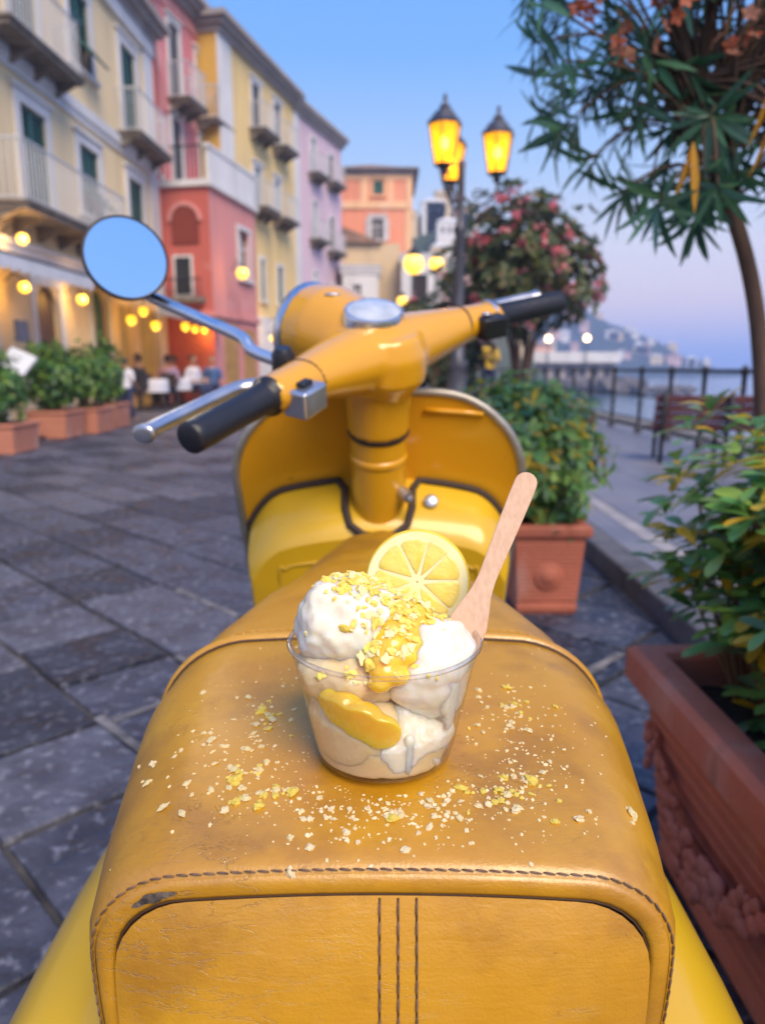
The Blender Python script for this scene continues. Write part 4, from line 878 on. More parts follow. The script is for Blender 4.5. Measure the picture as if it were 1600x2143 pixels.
for (x, yy, lb) in ((-5.35, 19.1, 'round table with white cloth between the seated diners'), (-5.15, 20.6, 'round table with white cloth farthest along the terrace'), (-5.5, 17.5, 'round table with white cloth nearest the planters')):
    t = thing('cafe_table', lb, 'table', (x, yy, 0)); MB().lathe([(.36, .44), (.35, .60), (.34, .735), (.32, .745), (.001, .746)], 20, Matrix.Translation((x, yy, 0))).build('tablecloth', white_c, t, smooth=True); MB().lathe([(.2, 0), (.2, .02), (.03, .05), (.03, .72)], 12, Matrix.Translation((x, yy, 0))).build('pedestal', M_iron, t, smooth=True)
# ------------------------------------------------------------------ scooter
M_paint = mat('amber_paint', (.72, .36, .013), .26, col2=(.64, .30, .011), nscale=3, coat=.7, bump=.03, bscale=14, nlo=.3, nhi=.7)
M_lemon = mat('lemon_paint', (.68, .42, .018), .30, col2=(.62, .38, .016), nscale=3, coat=.4, bump=.03, bscale=14)
speck(M_lemon, (.05, .03, .01), 38, .745, .76); speck(M_paint, (.20, .09, .01), 30, .73, .78)
M_chrome = mat('chrome', (.72, .73, .76), .3, metal=1, rvar=.08, nscale=20); M_alu = mat('dull_aluminium', (.55, .56, .60), .38, metal=.9, rvar=.1, nscale=25); M_rubber = mat('black_rubber', (.012, .013, .02), .45, bump=.2, bscale=120); M_blackpl = mat('black_plastic', (.012, .012, .016), .35)
M_trim = mat('shield_trim', (.42, .40, .36), .45, metal=.6, col2=(.28, .26, .22), nscale=20); M_gasket = mat('gasket', (.035, .02, .015), .7); M_mirror = mat('mirror_glass', (.92, .95, .97), .015, metal=1)
def leather():
    m = bpy.data.materials.new('mustard_leather'); m.use_nodes = True; t = m.node_tree; b = t.nodes['Principled BSDF']; N = t.nodes.new; L = t.links.new
    co = N('ShaderNodeTexCoord')
    def noise_(sc, det, stretch=(1, 1, 1), rough=.55, dist=0):
        mp = N('ShaderNodeMapping'); mp.inputs['Scale'].default_value = stretch; L(co.outputs['Object'], mp.inputs[0]); n = N('ShaderNodeTexNoise'); n.inputs['Scale'].default_value = sc; n.inputs['Detail'].default_value = det; n.inputs['Roughness'].default_value = rough; n.inputs['Distortion'].default_value = dist; L(mp.outputs[0], n.inputs['Vector']); return n.outputs['Fac']
    def rng(s, a, c, d=0., e=1.):
        r_ = N('ShaderNodeMapRange'); r_.inputs['From Min'].default_value = a; r_.inputs['From Max'].default_value = c; r_.inputs['To Min'].default_value = d; r_.inputs['To Max'].default_value = e; L(s, r_.inputs[0]); return r_.outputs[0]
    def mix(f, a, c):
        x = N('ShaderNodeMix'); x.data_type = 'RGBA'; L(f, x.inputs['Factor'])
        for s, v in ((6, a), (7, c)):
            if isinstance(v, tuple): x.inputs[s].default_value = (*v, 1)
            else: L(v, x.inputs[s])
        return x.outputs[2]
    def math_(op, a, c):
        x = N('ShaderNodeMath'); x.operation = op
        for s, v in ((0, a), (1, c)):
            if isinstance(v, (int, float)): x.inputs[s].default_value = v
            else: L(v, x.inputs[s])
        return x.outputs[0]
    c1 = mix(rng(noise_(9, 5), .32, .68), (.50, .228, .006), (.58, .295, .010))
    c2 = mix(rng(noise_(22, 4), .52, .72, 0, .55), c1, (.35, .148, .011))
    c2 = mix(rng(noise_(5.5, 6, (1, 1, 1), .65), .50, .70, 0, .75), c2, (.29, .125, .006))
    # fine creases: narrow bands of a stretched, distorted noise
    crx = noise_(34, 5, (.8, 2.0, 3.4), .62, .5); cr = math_('ABSOLUTE', math_('SUBTRACT', crx, .5), 0); crease = rng(cr, 0, .012, 1, 0)
    crease = math_('MULTIPLY', crease, rng(noise_(9, 3), .52, .64))
    c3 = mix(math_('MULTIPLY', crease, .38), c2, (.12, .045, .01))
    sp = rng(noise_(240, 2), .70, .76, 0, .5); c4 = mix(math_('MULTIPLY', sp, rng(noise_(16, 2), .5, .65)), c3, (.10, .04, .01))
    L(c4, b.inputs['Base Color'])
    L(rng(noise_(30, 4), .3, .7, .29, .46), b.inputs['Roughness']); b.inputs['Specular IOR Level'].default_value = .75; b.inputs['IOR'].default_value = 1.6
    h = math_('ADD', math_('MULTIPLY', noise_(700, 3, (1, 1, 1), .6), .22), math_('MULTIPLY', crease, -.22)); h = math_('ADD', h, math_('MULTIPLY', noise_(60, 5, (.7, 1.6, 2.8), .6, .4), .42))
    bp = N('ShaderNodeBump'); bp.inputs['Strength'].default_value = .62; bp.inputs['Distance'].default_value = .0016; L(h, bp.inputs['Height']); L(bp.outputs[0], b.inputs['Normal'])
    return m
M_leather = leather(); M_thread = mat('brown_thread', (.10, .055, .03), .8, col2=(.20, .12, .08), nscale=300); M_groove = mat('dark_welt', (.06, .026, .01), .7)
sc = thing('scooter', 'yellow vintage motor scooter with mustard leather seat, parked on the paving', 'scooter', (0, .6, 0))
# ---- seat
def prof(w, zt, zb, rc=None, N_=60):
    """seat section: nearly flat crowned top, rounded shoulders, almost upright sides"""
    rc = min(.036 if rc is None else rc, w * .85, (zt - zb) * .9); d = []
    for i in range(60): t = i / 60; d.append((-w + .007 * (1 - t) ** 2, zb + (zt - rc - zb) * t))
    for i in range(61): a = math.pi / 2 * i / 60; d.append((-w + rc - rc * math.cos(a), zt - rc + (rc - .003) * math.sin(a)))
    x0 = -w + rc
    for i in range(1, 60): x = x0 + (-2 * x0) * i / 60; d.append((x, zt - .003 * (x / x0) ** 2))
    d = d + [(-p[0], p[1]) for p in d[:121]][::-1]
    n = len(d) - 1; acc = [0]
    for i in range(n): acc.append(acc[-1] + math.hypot(d[i + 1][0] - d[i][0], d[i + 1][1] - d[i][1]))
    out = []; j = 0
    for k in range(N_ + 1):
        s = acc[-1] * k / N_
        while j < n - 1 and acc[j + 1] < s: j += 1
        f = (s - acc[j]) / max(acc[j + 1] - acc[j], 1e-9); out.append((d[j][0] + (d[j + 1][0] - d[j][0]) * f, d[j][1] + (d[j + 1][1] - d[j][1]) * f))
    return out
SY = [.275, .33, .42, .47, .525, .58, .67, .74, .82, .88, .91, .925]; SW = [.1325, .144, .162, .171, .173, .164, .141, .112, .090, .068, .050, .030]
SZ = [.7905, .7965, .798, .798, .797, .799, .800, .800, .800, .798, .793, .780]
ZB = .665
sw = lambda y_: interp(SY, SW, y_); szt = lambda y_: interp(SY, SZ, y_)
def srow(y_, inset=0, yo=None): return [(p[0], y_ if yo is None else yo, p[1]) for p in prof(sw(y_) - inset, szt(y_) - inset, ZB, interp([.275, .33, .42, .525, .7, .85, .925], [.046, .052, .064, .076, .075, .058, .03], y_) - inset * .8)]
rows = []
for i in range(27): rows.append(srow(.519 - (.519 - .285) * i / 26))
for yo, ins in ((.2795, .0006), (.2765, .0018), (.2745, .0034), (.2735, .0052)): rows.append(srow(.277, ins, yo))
first = [srow(.519, .006, .5255), srow(.519, .0025, .524), srow(.519, .0008, .522)]
seat = MB().grid(first + rows).build('seat', M_leather, sc, smooth=True)
fp = [srow(.535, .007, .5265), srow(.535, .002, .529)] + [srow(.535 + (.925 - .535) * i / 26) for i in range(27)] + [[(p[0] * .3, .930, .70 + (p[2] - .70) * .6) for p in srow(.925)]]
MB().grid(fp[::-1]).build('front_pad', M_leather, seat, smooth=True)
pr_ = [Vector((p[0], .5262, p[2])) for p in srow(.525, .0005)]; MB().tube(pr_, .0052, 10).build('piping', M_leather, seat, smooth=True)
pg = [Vector((p[0], .5205, p[2])) for p in srow(.52, -.0004)]; MB().tube(pg, .0014, 6).build('welt_groove', M_groove, seat, smooth=True)
# rear band and panel
YR = .2735; n_ = 7.0
def rrow(ins, yo): return [(p[0], yo, p[1]) for p in prof(.1328 - ins, .7908 - ins, ZB, .046 - ins * .9)]
band = MB().grid([rrow(.0052, .2740), rrow(.0057, .2729), rrow(.0075, .2719), rrow(.010, .2715), rrow(.0125, .2716), rrow(.0142, .2724), rrow(.0148, .2745)]).build('rear_band', M_leather, seat, smooth=True)
MB().tube([Vector(p) for p in rrow(.0152, .2733)], .0007, 6).build('welt_groove', M_groove, seat, smooth=True)
WP, HP = .1328 - .0154, .7908 - .0154 - ZB
def pY(x, z):
    f = min(1, max(0, z - ZB) / HP); return .2725 - .0085 * (1 - f ** 4) - .010 * (1 - max(0, min(1, (z - ZB) / HP))) 
base = prof(WP, ZB + HP, ZB, .034); rws = []
for k in range(24):
    f = 1 - k / 23.5; rws.append([(p[0] * f, .2725 - .0085 * (1 - f ** 4) - .010 * (1 - (p[1] - ZB) * f / HP), ZB + (p[1] - ZB) * f) for p in base])
bk = MB(); bp_ = rrow(.010, .2762); bk.add(bp_ + [(0, .2762, ZB)], [(i, i + 1, len(bp_)) for i in range(len(bp_) - 1)]); bk.build('seat_shell', M_groove, seat)
MB().grid(rws).build('rear_panel', M_leather, seat, smooth=True)
def stitches(mb, path, ln, gap, r, off, twist=.35):
    path = [Vector(p) for p in path]; acc = [0]
    for i in range(len(path) - 1): acc.append(acc[-1] + (path[i + 1] - path[i]).length)
    def at(s):
        for i in range(len(path) - 1):
            if s <= acc[i + 1]: return path[i].lerp(path[i + 1], (s - acc[i]) / max(acc[i + 1] - acc[i], 1e-9))
        return path[-1]
    s = 0
    while s + ln < acc[-1]:
        a, b = at(s), at(s + ln); t = (b - a).normalized(); o = Vector(off); sd = t.cross(o).normalized() * r * twist * 2
        mb.tube([a - sd + o * .2, a.lerp(b, .25) - sd * .5 + o * 1.0, a.lerp(b, .75) + sd * .5 + o * 1.0, b + sd + o * .2], [r * .5, r, r, r * .5], 6); s += ln + gap
stt = MB(); stitches(stt, rrow(.0036, .27385), .0052, .0007, .00052, (0, -.0003, .0004), .3)
for x, m_ in ((-.0012, 0), (.0068, 1), (.0148, 0)):
    stitches(stt, [(x, pY(x, z) , z) for z in [ZB + HP * (1 - i / 30) - .002 for i in range(30)]], .0066, .0016, .0006, (0, -.0005, .0002), .12)
tag(stt.build('stitching', M_thread, seat, smooth=True), kind='stuff')
for x in (-.0012, .0068, .0148): MB().tube([(x, pY(x, z) + .0003, z) for z in [ZB + HP * (1 - i / 30) - .001 for i in range(30)]], .0007, 5).build('seam', M_groove, seat, smooth=True)
st2 = MB(); stitches(st2, [(p[0], .541, p[2] + .0002) for p in srow(.541)], .006, .002, .0005, (0, 0, .0003)); tag(st2.build('stitching', M_leather, seat, smooth=True), kind='stuff')
# tear in the band, near the left corner
tr_ = MB(); tp = prof(.1328 - .0095, .7908 - .0095, ZB, .039); row0 = []; row1 = []
idx = [i for i, p in enumerate(tp) if -.107 < p[0] < -.089 and p[1] > .755]
rt_ = random.Random(4); cpts = catmull([(tp[i][0], 0, tp[i][1]) for i in range(idx[0] - 1, idx[-1] + 2)], 5)
for i, p in enumerate(cpts):
    w_ = .0034 * math.sin(math.pi * i / (len(cpts) - 1)) ** .6 * rt_.uniform(.6, 1.1); nx, nz = p.x / .12, (p.z - .70) / .1; l = math.hypot(nx, nz)
    row0.append((p.x - nx / l * w_, .2711, p.z - nz / l * w_)); row1.append((p.x + nx / l * w_ * .8, .2710, p.z + nz / l * w_ * .8))
tr_.grid([row0, row1]); tr_.build('tear', mat('torn_foam', (.03, .025, .022), .9, col2=(.16, .13, .11), nscale=260, bump=1, bscale=500), seat)
# ---- bodywork
def superell(c, rad, e1=2.6, e2=2.6, nu=40, nv=22):
    rows = []
    sp = lambda v, e: math.copysign(abs(v) ** (2 / e), v)
    for j in range(nv + 1):
        ph = -math.pi / 2 + math.pi * j / nv; rows.append([(c[0] + rad[0] * sp(math.cos(ph), e1) * sp(math.cos(2 * math.pi * i / nu), e2), c[1] + rad[1] * sp(math.cos(ph), e1) * sp(math.sin(2 * math.pi * i / nu), e2), c[2] + rad[2] * sp(math.sin(ph), e1)) for i in range(nu)])
    return MB().grid(rows, close=True)
brows = []
for i in range(24):
    t = i / 23; yy = .10 + .80 * t; w = interp([0, .1, .3, .7, 1], [.05, .11, .135, .13, .10], t); zt = interp([0, .15, .3, 1], [.50, .63, .662, .662], t); zb = interp([0, .2, .6, 1], [.42, .34, .30, .26], t)
    brows.append([(w * math.copysign(abs(math.cos(a)) ** .6, math.cos(a)), yy, (zt + zb) / 2 + (zt - zb) / 2 * math.copysign(abs(math.sin(a)) ** .6, math.sin(a))) for a in [2 * math.pi * k / 40 for k in range(40)]])
bb = MB().grid(brows, close=True); bb.f += [tuple(range(40)), tuple(range(len(bb.v) - 40, len(bb.v)))[::-1]]; bb.m += [0, 0]; bb.build('body', M_lemon, sc, smooth=True, angle=40)
for s in (-1, 1):
    cw = superell((s * .150 - .004, .47, .464), (.103, .36, .187), 2.5, 2.4); o = cw.build('side_cowl', M_lemon, sc, smooth=True)
    MB().tube([(s * .256 - .004, .25 + .42 * i / 12, .43 + .02 * math.sin(i / 12 * 3.14)) for i in range(13)], .006, 8).build('trim_strip', M_alu, o, smooth=True)
fl_ = MB(); fl_.b2(-.17, .17, .72, 1.26, .255, .285); fl_.build('floorboard', M_lemon, sc, bevel=.012)
for i in range(5): MB().b2(-.13 + i * .06, -.11 + i * .06, .80, 1.18, .286, .296).build('floor_strip', M_rubber, sc, bevel=.004)
def wheel(c, rot, r=.215):
    M = Matrix.Translation(c) @ rot; tprof = [(r - .075, -.035), (r - .03, -.046), (r - .008, -.038), (r, -.015), (r, .015), (r - .008, .038), (r - .03, .046), (r - .075, .035)]
    w = MB().lathe([(.02, -.03), (.06, -.028), (.09, -.02), (r - .078, -.036), (r - .078, .036), (.09, .02), (.06, .028), (.02, .03)], 28, M, cap0=True, cap1=True).build('wheel', M_alu, sc, smooth=True, angle=40)
    MB().lathe(tprof, 36, M).build('tyre', M_rubber, w, smooth=True)
wheel((0, .36, .215), Matrix.Rotation(R(90), 4, 'Y'))
# ---- steering: local frame along the steering axis, turned to the left
RK, TH = .362, .799; CS = Vector((-.006, 1.028, 1.028))
AX = Vector((0, -math.sin(RK), math.cos(RK))); F0 = Vector((0, math.cos(RK), math.sin(RK))); X0 = Vector((1, 0, 0))
q_ = Quaternion(AX, TH); EX, EF = q_ @ X0, q_ @ F0
HB = lambda x, f, a: CS + EX * x + EF * f + AX * a           # turned frame
ST = lambda x, f, a: CS + X0 * x + F0 * f + AX * a           # fixed frame of the column
fwheel = ST(0, 0, -.88); fwheel.z = .215
wheel(tuple(HB(0, .04, -.87)), (EX.to_track_quat('Z', 'Y')).to_matrix().to_4x4())
fe = MB(); rows = []
cw_ = HB(0, .04, -.87)
for i in range(17):
    a = R(-20 + 200 * i / 16); row = []
    for k in range(13):
        b = math.pi * k / 12; rad = .225 + .04 * math.sin(b); row.append(cw_ + EX * (.085 * math.cos(b)) + (EF * math.cos(a) + AX * math.sin(a)) * rad)
    rows.append(row)
fe.grid(rows); fe.build('front_fender', M_paint, sc, smooth=True)
cl = MB(); cl.tube([ST(0, 0, -.80), ST(0, 0, -.40), ST(0, 0, -.135)], [.040, .042, .0425], 28); col_ = cl.build('steering_column', M_paint, sc, smooth=True, angle=50)
MB().tube([ST(0, 0, -.136), ST(0, 0, -.130)], .0405, 28).build('column_gap', M_gasket, col_, smooth=True, angle=50)
MB().tube([ST(0, 0, -.176), ST(0, 0, -.172), ST(0, 0, -.166), ST(0, 0, -.162)], [.0425, .0442, .0442, .0425], 28).build('column_ring', M_paint, col_, smooth=True)
lk = MB(); lk.tube([ST(.036, -.028, -.218), ST(.046, -.044, -.218)], [.0095, .009], 14); lk.tube([ST(.0475, -.046, -.218), ST(.052, -.053, -.218)], [.006, .005], 10); lk.build('steering_lock', M_alu, col_, smooth=True, angle=40)
# headset
hs = MB()
hs.tube([HB(0, 0, -.128), HB(0, 0, -.09), HB(0, 0, -.05), HB(0, 0, -.01), HB(0, 0, .018)], [.0455, .047, .050, .056, .050], 28)
hs.tube([HB(0, -.005, -.05), HB(0, -.01, -.03), HB(0, -.012, .0), HB(0, -.012, .026)], [.048, .062, .060, .050], 28)
hs.tube([HB(0, -.02, -.008), HB(0, .05, -.006), HB(0, .095, -.004), HB(0, .135, -.006)], [.055, .066, .072, .069], 28)
for s in (-1, 1):
    hs.tube([HB(s * .0, .0, -.008), HB(s * .06, -.002, -.008), HB(s * .11, -.01, -.004), HB(s * .155, -.02, 0), HB(s * .222, -.034, .003)], [.058, .053, .043, .034, .0275], 20, flat=.84)
hso = remesh(hs, .0042, 7).build('headset', M_paint, sc, smooth=True)
for s in (-1, 1):
    MB().tube([HB(s * .1535, -.0195, 0), HB(s * .1565, -.0205, 0)], .0345, 24, flat=.84).build('headset_joint', M_gasket, hso, smooth=True, angle=40)
MB().tube([HB(0, 0, -.1285), HB(0, 0, -.1265)], .0465, 28).build('neck_rim', M_gasket, hso, smooth=True, angle=40)
# dial
Ms = Matrix.Translation(HB(0, .008, .049)) @ Matrix((( EX.x, EF.x, AX.x, 0), (EX.y, EF.y, AX.y, 0), (EX.z, EF.z, AX.z, 0), (0, 0, 0, 1))) @ Matrix.Rotation(R(10), 4, 'X')
dl = MB().lathe([(.046, -.022), (.0465, -.002), (.044, .003), (.041, .0035)], 36, Ms, sx=1.0, sy=.82).build('speedometer', M_chrome, hso, smooth=True, angle=50)
MB().lathe([(.0412, .003), (.034, .0058), (.022, .0082), (.0005, .0094)], 36, Ms, sx=1.0, sy=.82).build('dial_glass', mat('dial_glass', (.50, .54, .60), .1, coat=.6, col2=(.36, .40, .46), nscale=40), dl, smooth=True)
hl = MB().lathe([(.067, .0), (.070, .012), (.064, .02)], 30, Matrix.Translation(HB(0, .136, -.006)) @ EF.to_track_quat('Z', 'Y').to_matrix().to_4x4()).build('headlight_ring', M_chrome, hso, smooth=True)
MB().lathe([(.064, .014), (.045, .028), (.0005, .034)], 30, Matrix.Translation(HB(0, .136, -.006)) @ EF.to_track_quat('Z', 'Y').to_matrix().to_4x4()).build('headlight_lens', mat('lens_glass', (.75, .78, .8), .08, coat=.5), hl, smooth=True)
MB().ball(HB(-.015, .075, .062), (.012, .006, .003), 10, 6).build('pilot_lamp', M_alu, hso, smooth=True)
for s in (-1, 1):
    d = (HB(s * .35, -.070, .007) - HB(s * .22, -.0335, .0035))
    g0 = HB(s * .214, -.0318, .003); g1 = HB(s * .352, -.0705, .007); pt = [g0.lerp(g1, t) for t in (0, .02, .05, .07, .12, .5, .93, .985, 1.0)]
    gr_ = MB().tube(pt, [.0225, .0245, .0245, .0205, .0182, .0176, .0182, .0176, .0150], 26).build('grip', M_rubber, sc, smooth=True, angle=60)
# control pods
def pod(s, f0, a0_, m, x0, x1, dims, nm):
    c = (HB(s * x0, f0, a0_) + HB(s * x1, f0 - .01, a0_)) / 2; d = (HB(s * x1, f0 - .012, a0_) - HB(s * x0, f0, a0_)); 
    y_ = d.normalized(); z_ = (AX - y_ * AX.dot(y_)).normalized(); x_ = y_.cross(z_)
    M = Matrix(((x_.x, y_.x, z_.x, c.x), (x_.y, y_.y, z_.y, c.y), (x_.z, y_.z, z_.z, c.z), (0, 0, 0, 1)))
    return MB().box((0, 0, 0), dims, M).build(nm, m, sc, bevel=.004, seg=3), M
p1_, Mp = pod(-1, -.052, -.004, M_alu, .160, .205, (.034, .047, .034), 'indicator_switch'); MB().box((.0, 0, .019), (.012, .02, .008), Mp).build('switch_knob', M_blackpl, p1_, bevel=.002)
p2_, Mp = pod(1, -.050, .002, M_blackpl, .160, .205, (.036, .045, .032), 'light_switch'); MB().ball(Mp @ Vector((.0, -.008, .018)), (.008, .008, .004), 10, 6).build('switch_knob', M_alu, p2_, smooth=True)
rg_ = MB().tube([HB(.206, -.030, .003), HB(.212, -.031, .003)], .0275, 24).build('throttle_collar', M_chrome, sc, smooth=True, angle=50)
def lever(s, pts, rad, nm='brake_lever'):
    return MB().tube(catmull([HB(s * p[0], p[1], p[2]) for p in pts], 6), rad, 12, flat=.75).build(nm, M_alu, sc, smooth=True)
nr_ = 6 * 5 + 1
lr = [.0150 - .0035 * min(1, i / 12) for i in range(nr_ - 5)] + [.0120, .0135, .0150, .0150, .010]
lever(-1, [(.185, .012, -.006), (.215, .030, -.006), (.265, .020, -.004), (.315, .006, -.002), (.355, -.006, 0), (.374, -.014, 0)], lr, 'clutch_lever'); lever(1, [(.185, .012, -.006), (.215, .030, -.006), (.265, .020, -.004), (.315, .006, -.002), (.355, -.006, 0), (.374, -.014, 0)], lr)
# mirror
mc = pix(263, 541, 1.0); eye = Vector((0, 0, 1.0)); vd = (eye - mc).normalized(); nrm = (vd + Vector((.26, 0, .32))).normalized()
Mm = Matrix.Translation(mc) @ nrm.to_track_quat('Z', 'Y').to_matrix().to_4x4()
mr_ = MB().lathe([(.0005, -.022), (.03, -.020), (.048, -.012), (.0555, -.002), (.0560, .003), (.0535, .0045), (.0520, .0035)], 40, Mm).build('mirror', M_blackpl, sc, smooth=True)
MB().lathe([(.0522, .0037), (.0005, .0038)], 40, Mm).build('mirror_glass', M_mirror, mr_, smooth=True)
mb_ = HB(-.150, .022, .012)
sp_ = catmull([mc - nrm * .016 + Vector((.006, .004, -.028)), pix(318, 622, 1.035), pix(430, 672, 1.0), pix(505, 706, .97), pix(530, 735, .955), mb_], 6)
MB().tube(sp_, .0082, 14).build('mirror_stalk', M_chrome, mr_, smooth=True)
MB().tube([mb_ + AX * .02, mb_ + AX * .012, mb_ - AX * .012], [.010, .015, .016], 12).build('mirror_clamp', M_blackpl, mr_, smooth=True, angle=50)
# leg shield
SH_W = .226; SH_T = -.088
def shield_half(t):      # half width at distance t below the top edge
    r = .135
    if t < r: w = SH_W - r + math.sqrt(max(0, r * r - (r - t) ** 2)) if t > 0 else SH_W - r
    else: w = SH_W - .012 * min(1, (t - r) / .3)
    if t > .45: w -= (t - .45) * .25
    return w
def shp(x, t, off=0): return ST(x, .052 - .035 * (abs(x) / SH_W) ** 2.2 + off + .05 * smooth01((t - .45) / .3), SH_T - t)
ts = [0, .002, .006, .012, .02, .03, .045, .06, .08, .1, .12, .135, .16, .2, .25, .3, .36, .42, .48, .54, .60, .66, .70]
front = [[shp(shield_half(t) * k / 16, t) for k in range(-16, 17)] for t in ts]; back = [[shp(shield_half(t) * k / 16, t, .006) for k in range(-16, 17)] for t in ts]
lg = MB(); lg.grid(front); lg.grid([r_[::-1] for r_ in back]); lgo = lg.build('leg_shield', M_paint, sc, smooth=True)
edge = [shp(-shield_half(t), t, .003) for t in ts[::-1]] + [shp(shield_half(0) * k / 8, 0, .003) for k in range(-7, 8)] + [shp(shield_half(t), t, .003) for t in ts]
MB().tube(edge, .0068, 10).build('shield_trim', M_trim, lgo, smooth=True)
br_ = MB(); br_.tube([shp(x, .028 + .006 * (x - .12), -.002) for x in (.07, .1, .13, .16)], .004, 8); br_.build('bag_hook_rib', M_paint, lgo, smooth=True)
# glove box in front of the shield
def gtop(x):             # top edge of the box where it meets the shield, distance below the shield top
    return .150 + .022 * (abs(x) / GX) ** 2 + .045 * max(0, (abs(x) - .15) / (GX - .15)) ** 2.2
GX = .209
def gout(k, ins=0):      # outline parameter: left bottom, up, across, down right
    pts = []
    return pts
xs = [GX * math.sin(math.pi / 2 * k / 20) for k in range(-20, 21)]
def grow(scale, dt, off, tb=.52):
    r_ = [shp(-GX * scale, tb + dt * 0, off), shp(-GX * scale, .36, off), shp(-GX * scale, .28 + dt, off)]
    r_ += [shp(x * scale, gtop(x) + dt , off) for x in xs]
    r_ += [shp(GX * scale, .28 + dt, off), shp(GX * scale, .36, off), shp(GX * scale, tb, off)]; return r_
gb = MB(); g_rows = [grow(1, 0, .0), grow(.998, .004, -.03), grow(.985, .018, -.075), grow(.965, .032, -.098), grow(.94, .046, -.108)]
gb.grid(g_rows)
fin = [[p.lerp(ST(0, -.062, SH_T - .36), f) for p in g_rows[-1]] for f in (0, .3, .6, .9, 1)]
gb.grid(fin); gbo = gb.build('glove_box', M_lemon, sc, smooth=True)
gk = grow(1.004, -.002, -.006); nL = [p for p in gk if p.x < -.062]; nR = [p for p in gk if p.x > .050]
notch = [ST(-.054, .02, SH_T - .152), ST(-.052, -.02, SH_T - .164), ST(-.044, -.046, SH_T - .178), ST(-.024, -.058, SH_T - .188), ST(0, -.061, SH_T - .190), ST(.024, -.058, SH_T - .188), ST(.044, -.046, SH_T - .178), ST(.052, -.02, SH_T - .164), ST(.054, .02, SH_T - .152)]
MB().tube(nL + notch + nR, .0062, 8).build('gasket', M_gasket, gbo, smooth=True)
nc = MB(); nc.tube([ST(0, 0, SH_T - .35), ST(0, -.006, SH_T - .184)], .054, 24); nc.build('column_collar', M_lemon, gbo, smooth=True, angle=50)
dr = [shp(-.155, .5, -.1115), shp(-.155, .26, -.1115), shp(-.145, .243, -.1115), shp(-.12, .237, -.111), shp(0, .234, -.109), shp(.12, .237, -.111), shp(.145, .243, -.1115), shp(.155, .26, -.1115), shp(.155, .5, -.1115)]
MB().tube(catmull(dr, 4), .0028, 8).build('door_rim', mat('door_rim', (.50, .31, .02), .4), gbo, smooth=True)
lc = shp(.082, .166, -.055); MB().lathe([(.011, 0), (.0115, .004), (.009, .006), (.0005, .0065)], 16, Matrix.Translation(lc + AX * .006) @ (AX - F0 * .9).normalized().to_track_quat('Z', 'Y').to_matrix().to_4x4()).build('lock', M_alu, gbo, smooth=True)
# centre stand and tail lamp
for s in (-1, 1): MB().tube([(s * .08, .62, .26), (s * .16, .68, .02), (s * .19, .66, .008)], .013, 8).build('stand_leg', M_blackpl, sc, smooth=True)
MB().box((0, .085, .47), (.075, .03, .06)).build('tail_lamp', mat('red_lens', (.5, .02, .02), .2, coat=.4), sc, bevel=.008)
# ------------------------------------------------------------------ cup of gelato
CUPX, CUPY, CZ = .001, .3545, .7986
CUP_H, RB, RT = .0635, .0355, .0490
M_cup = glass_mat('clear_plastic', (.965, .965, .97), 1.0, .05)
T0 = Matrix.Translation((CUPX, CUPY, CZ))
cr = lambda z: RB + (RT - RB) * (max(0, z) / CUP_H) ** .95
cup = thing('gelato_cup', 'clear plastic cup standing on the scooter seat', 'cup', (CUPX, CUPY, CZ))
pts = [(RB - .003, .0022), (RB - .001, .0004), (RB, .0012), (RB + .0004, .004)] + [(cr(z) + .0, z) for z in (.008, .014, .02, .026, .032, .038, .044, .050, .0545)] + [(cr(.055) + .0006, .0552), (cr(.056) + .0006, .0562)] + [(cr(z), z) for z in (.0585, .061)]
cb = MB(); cb.lathe(pts, 64, T0); cb.lathe([(RB - .003, .0022), (.0005, .0028)], 64, T0); cb.build('cup_wall', M_cup, cup, smooth=True)
rim = [(CUPX + (RT + .0004) * math.cos(a), CUPY + (RT + .0004) * math.sin(a), CZ + .0625) for a in [2 * math.pi * k / 72 for k in range(72)]]
MB().tube(rim, .0013, 10, closed=True).build('rim', glass_mat('rim_plastic', (.93, .93, .94), 1.6, .08), cup, smooth=True)
# gelato
def cream(name, c, c2, tint=None):
    m = mat(name, c, .26, col2=c2, nscale=60, ndet=3, bump=.14, bscale=340, subs=.9, spec=.5); return m
M_white_g = cream('milk_gelato', (.88, .82, .69), (.85, .78, .60)); M_cream_g = cream('cream_gelato', (.82, .64, .39), (.78, .57, .30)); M_curd = mat('lemon_curd', (.95, .60, .05), .14, col2=(.92, .50, .03), nscale=60, subs=.9, coat=.5, bump=.2, bscale=150)
ge = thing('gelato', 'scoops of white lemon gelato with orange yellow curd in the plastic cup', 'gelato', (CUPX, CUPY, CZ + .004))
def clip(p, m=.0009):
    d = Vector((p.x - CUPX, p.y - CUPY)); z = p.z - CZ
    if z < .0035: z = .0035
    if z < CUP_H + .002:
        r = cr(z) - m
        if d.length > r: d = d.normalized() * r
    return Vector((CUPX + d.x, CUPY + d.y, CZ + z))
def lump(c, r, sub=5, amp=.1, fr=60, seed=0, sq=(1, 1, 1), ridge=.0, m=.0009, noclip=False):
    bm = bmesh.new(); bmesh.ops.create_icosphere(bm, subdivisions=sub, radius=1); c = Vector(c); vs = []
    for v in bm.verts:
        d = v.co.normalized(); q = Vector((d.x * r * sq[0], d.y * r * sq[1], d.z * r * sq[2]))
        w = noise.fractal(q * fr + Vector((seed, seed * 2, 0)), .8, 2.0, 4) * amp + ridge * abs(noise.noise(q * fr * 2.2 + Vector((seed, 0, 3))))
        q = c + q * (1 + w); vs.append(tuple(q if noclip else clip(q, m)))
    fs = [tuple(v.index for v in f.verts) for f in bm.faces]; bm.free(); mb = MB(); mb.add(vs, fs); return mb
X, Y, Z = CUPX, CUPY, CZ
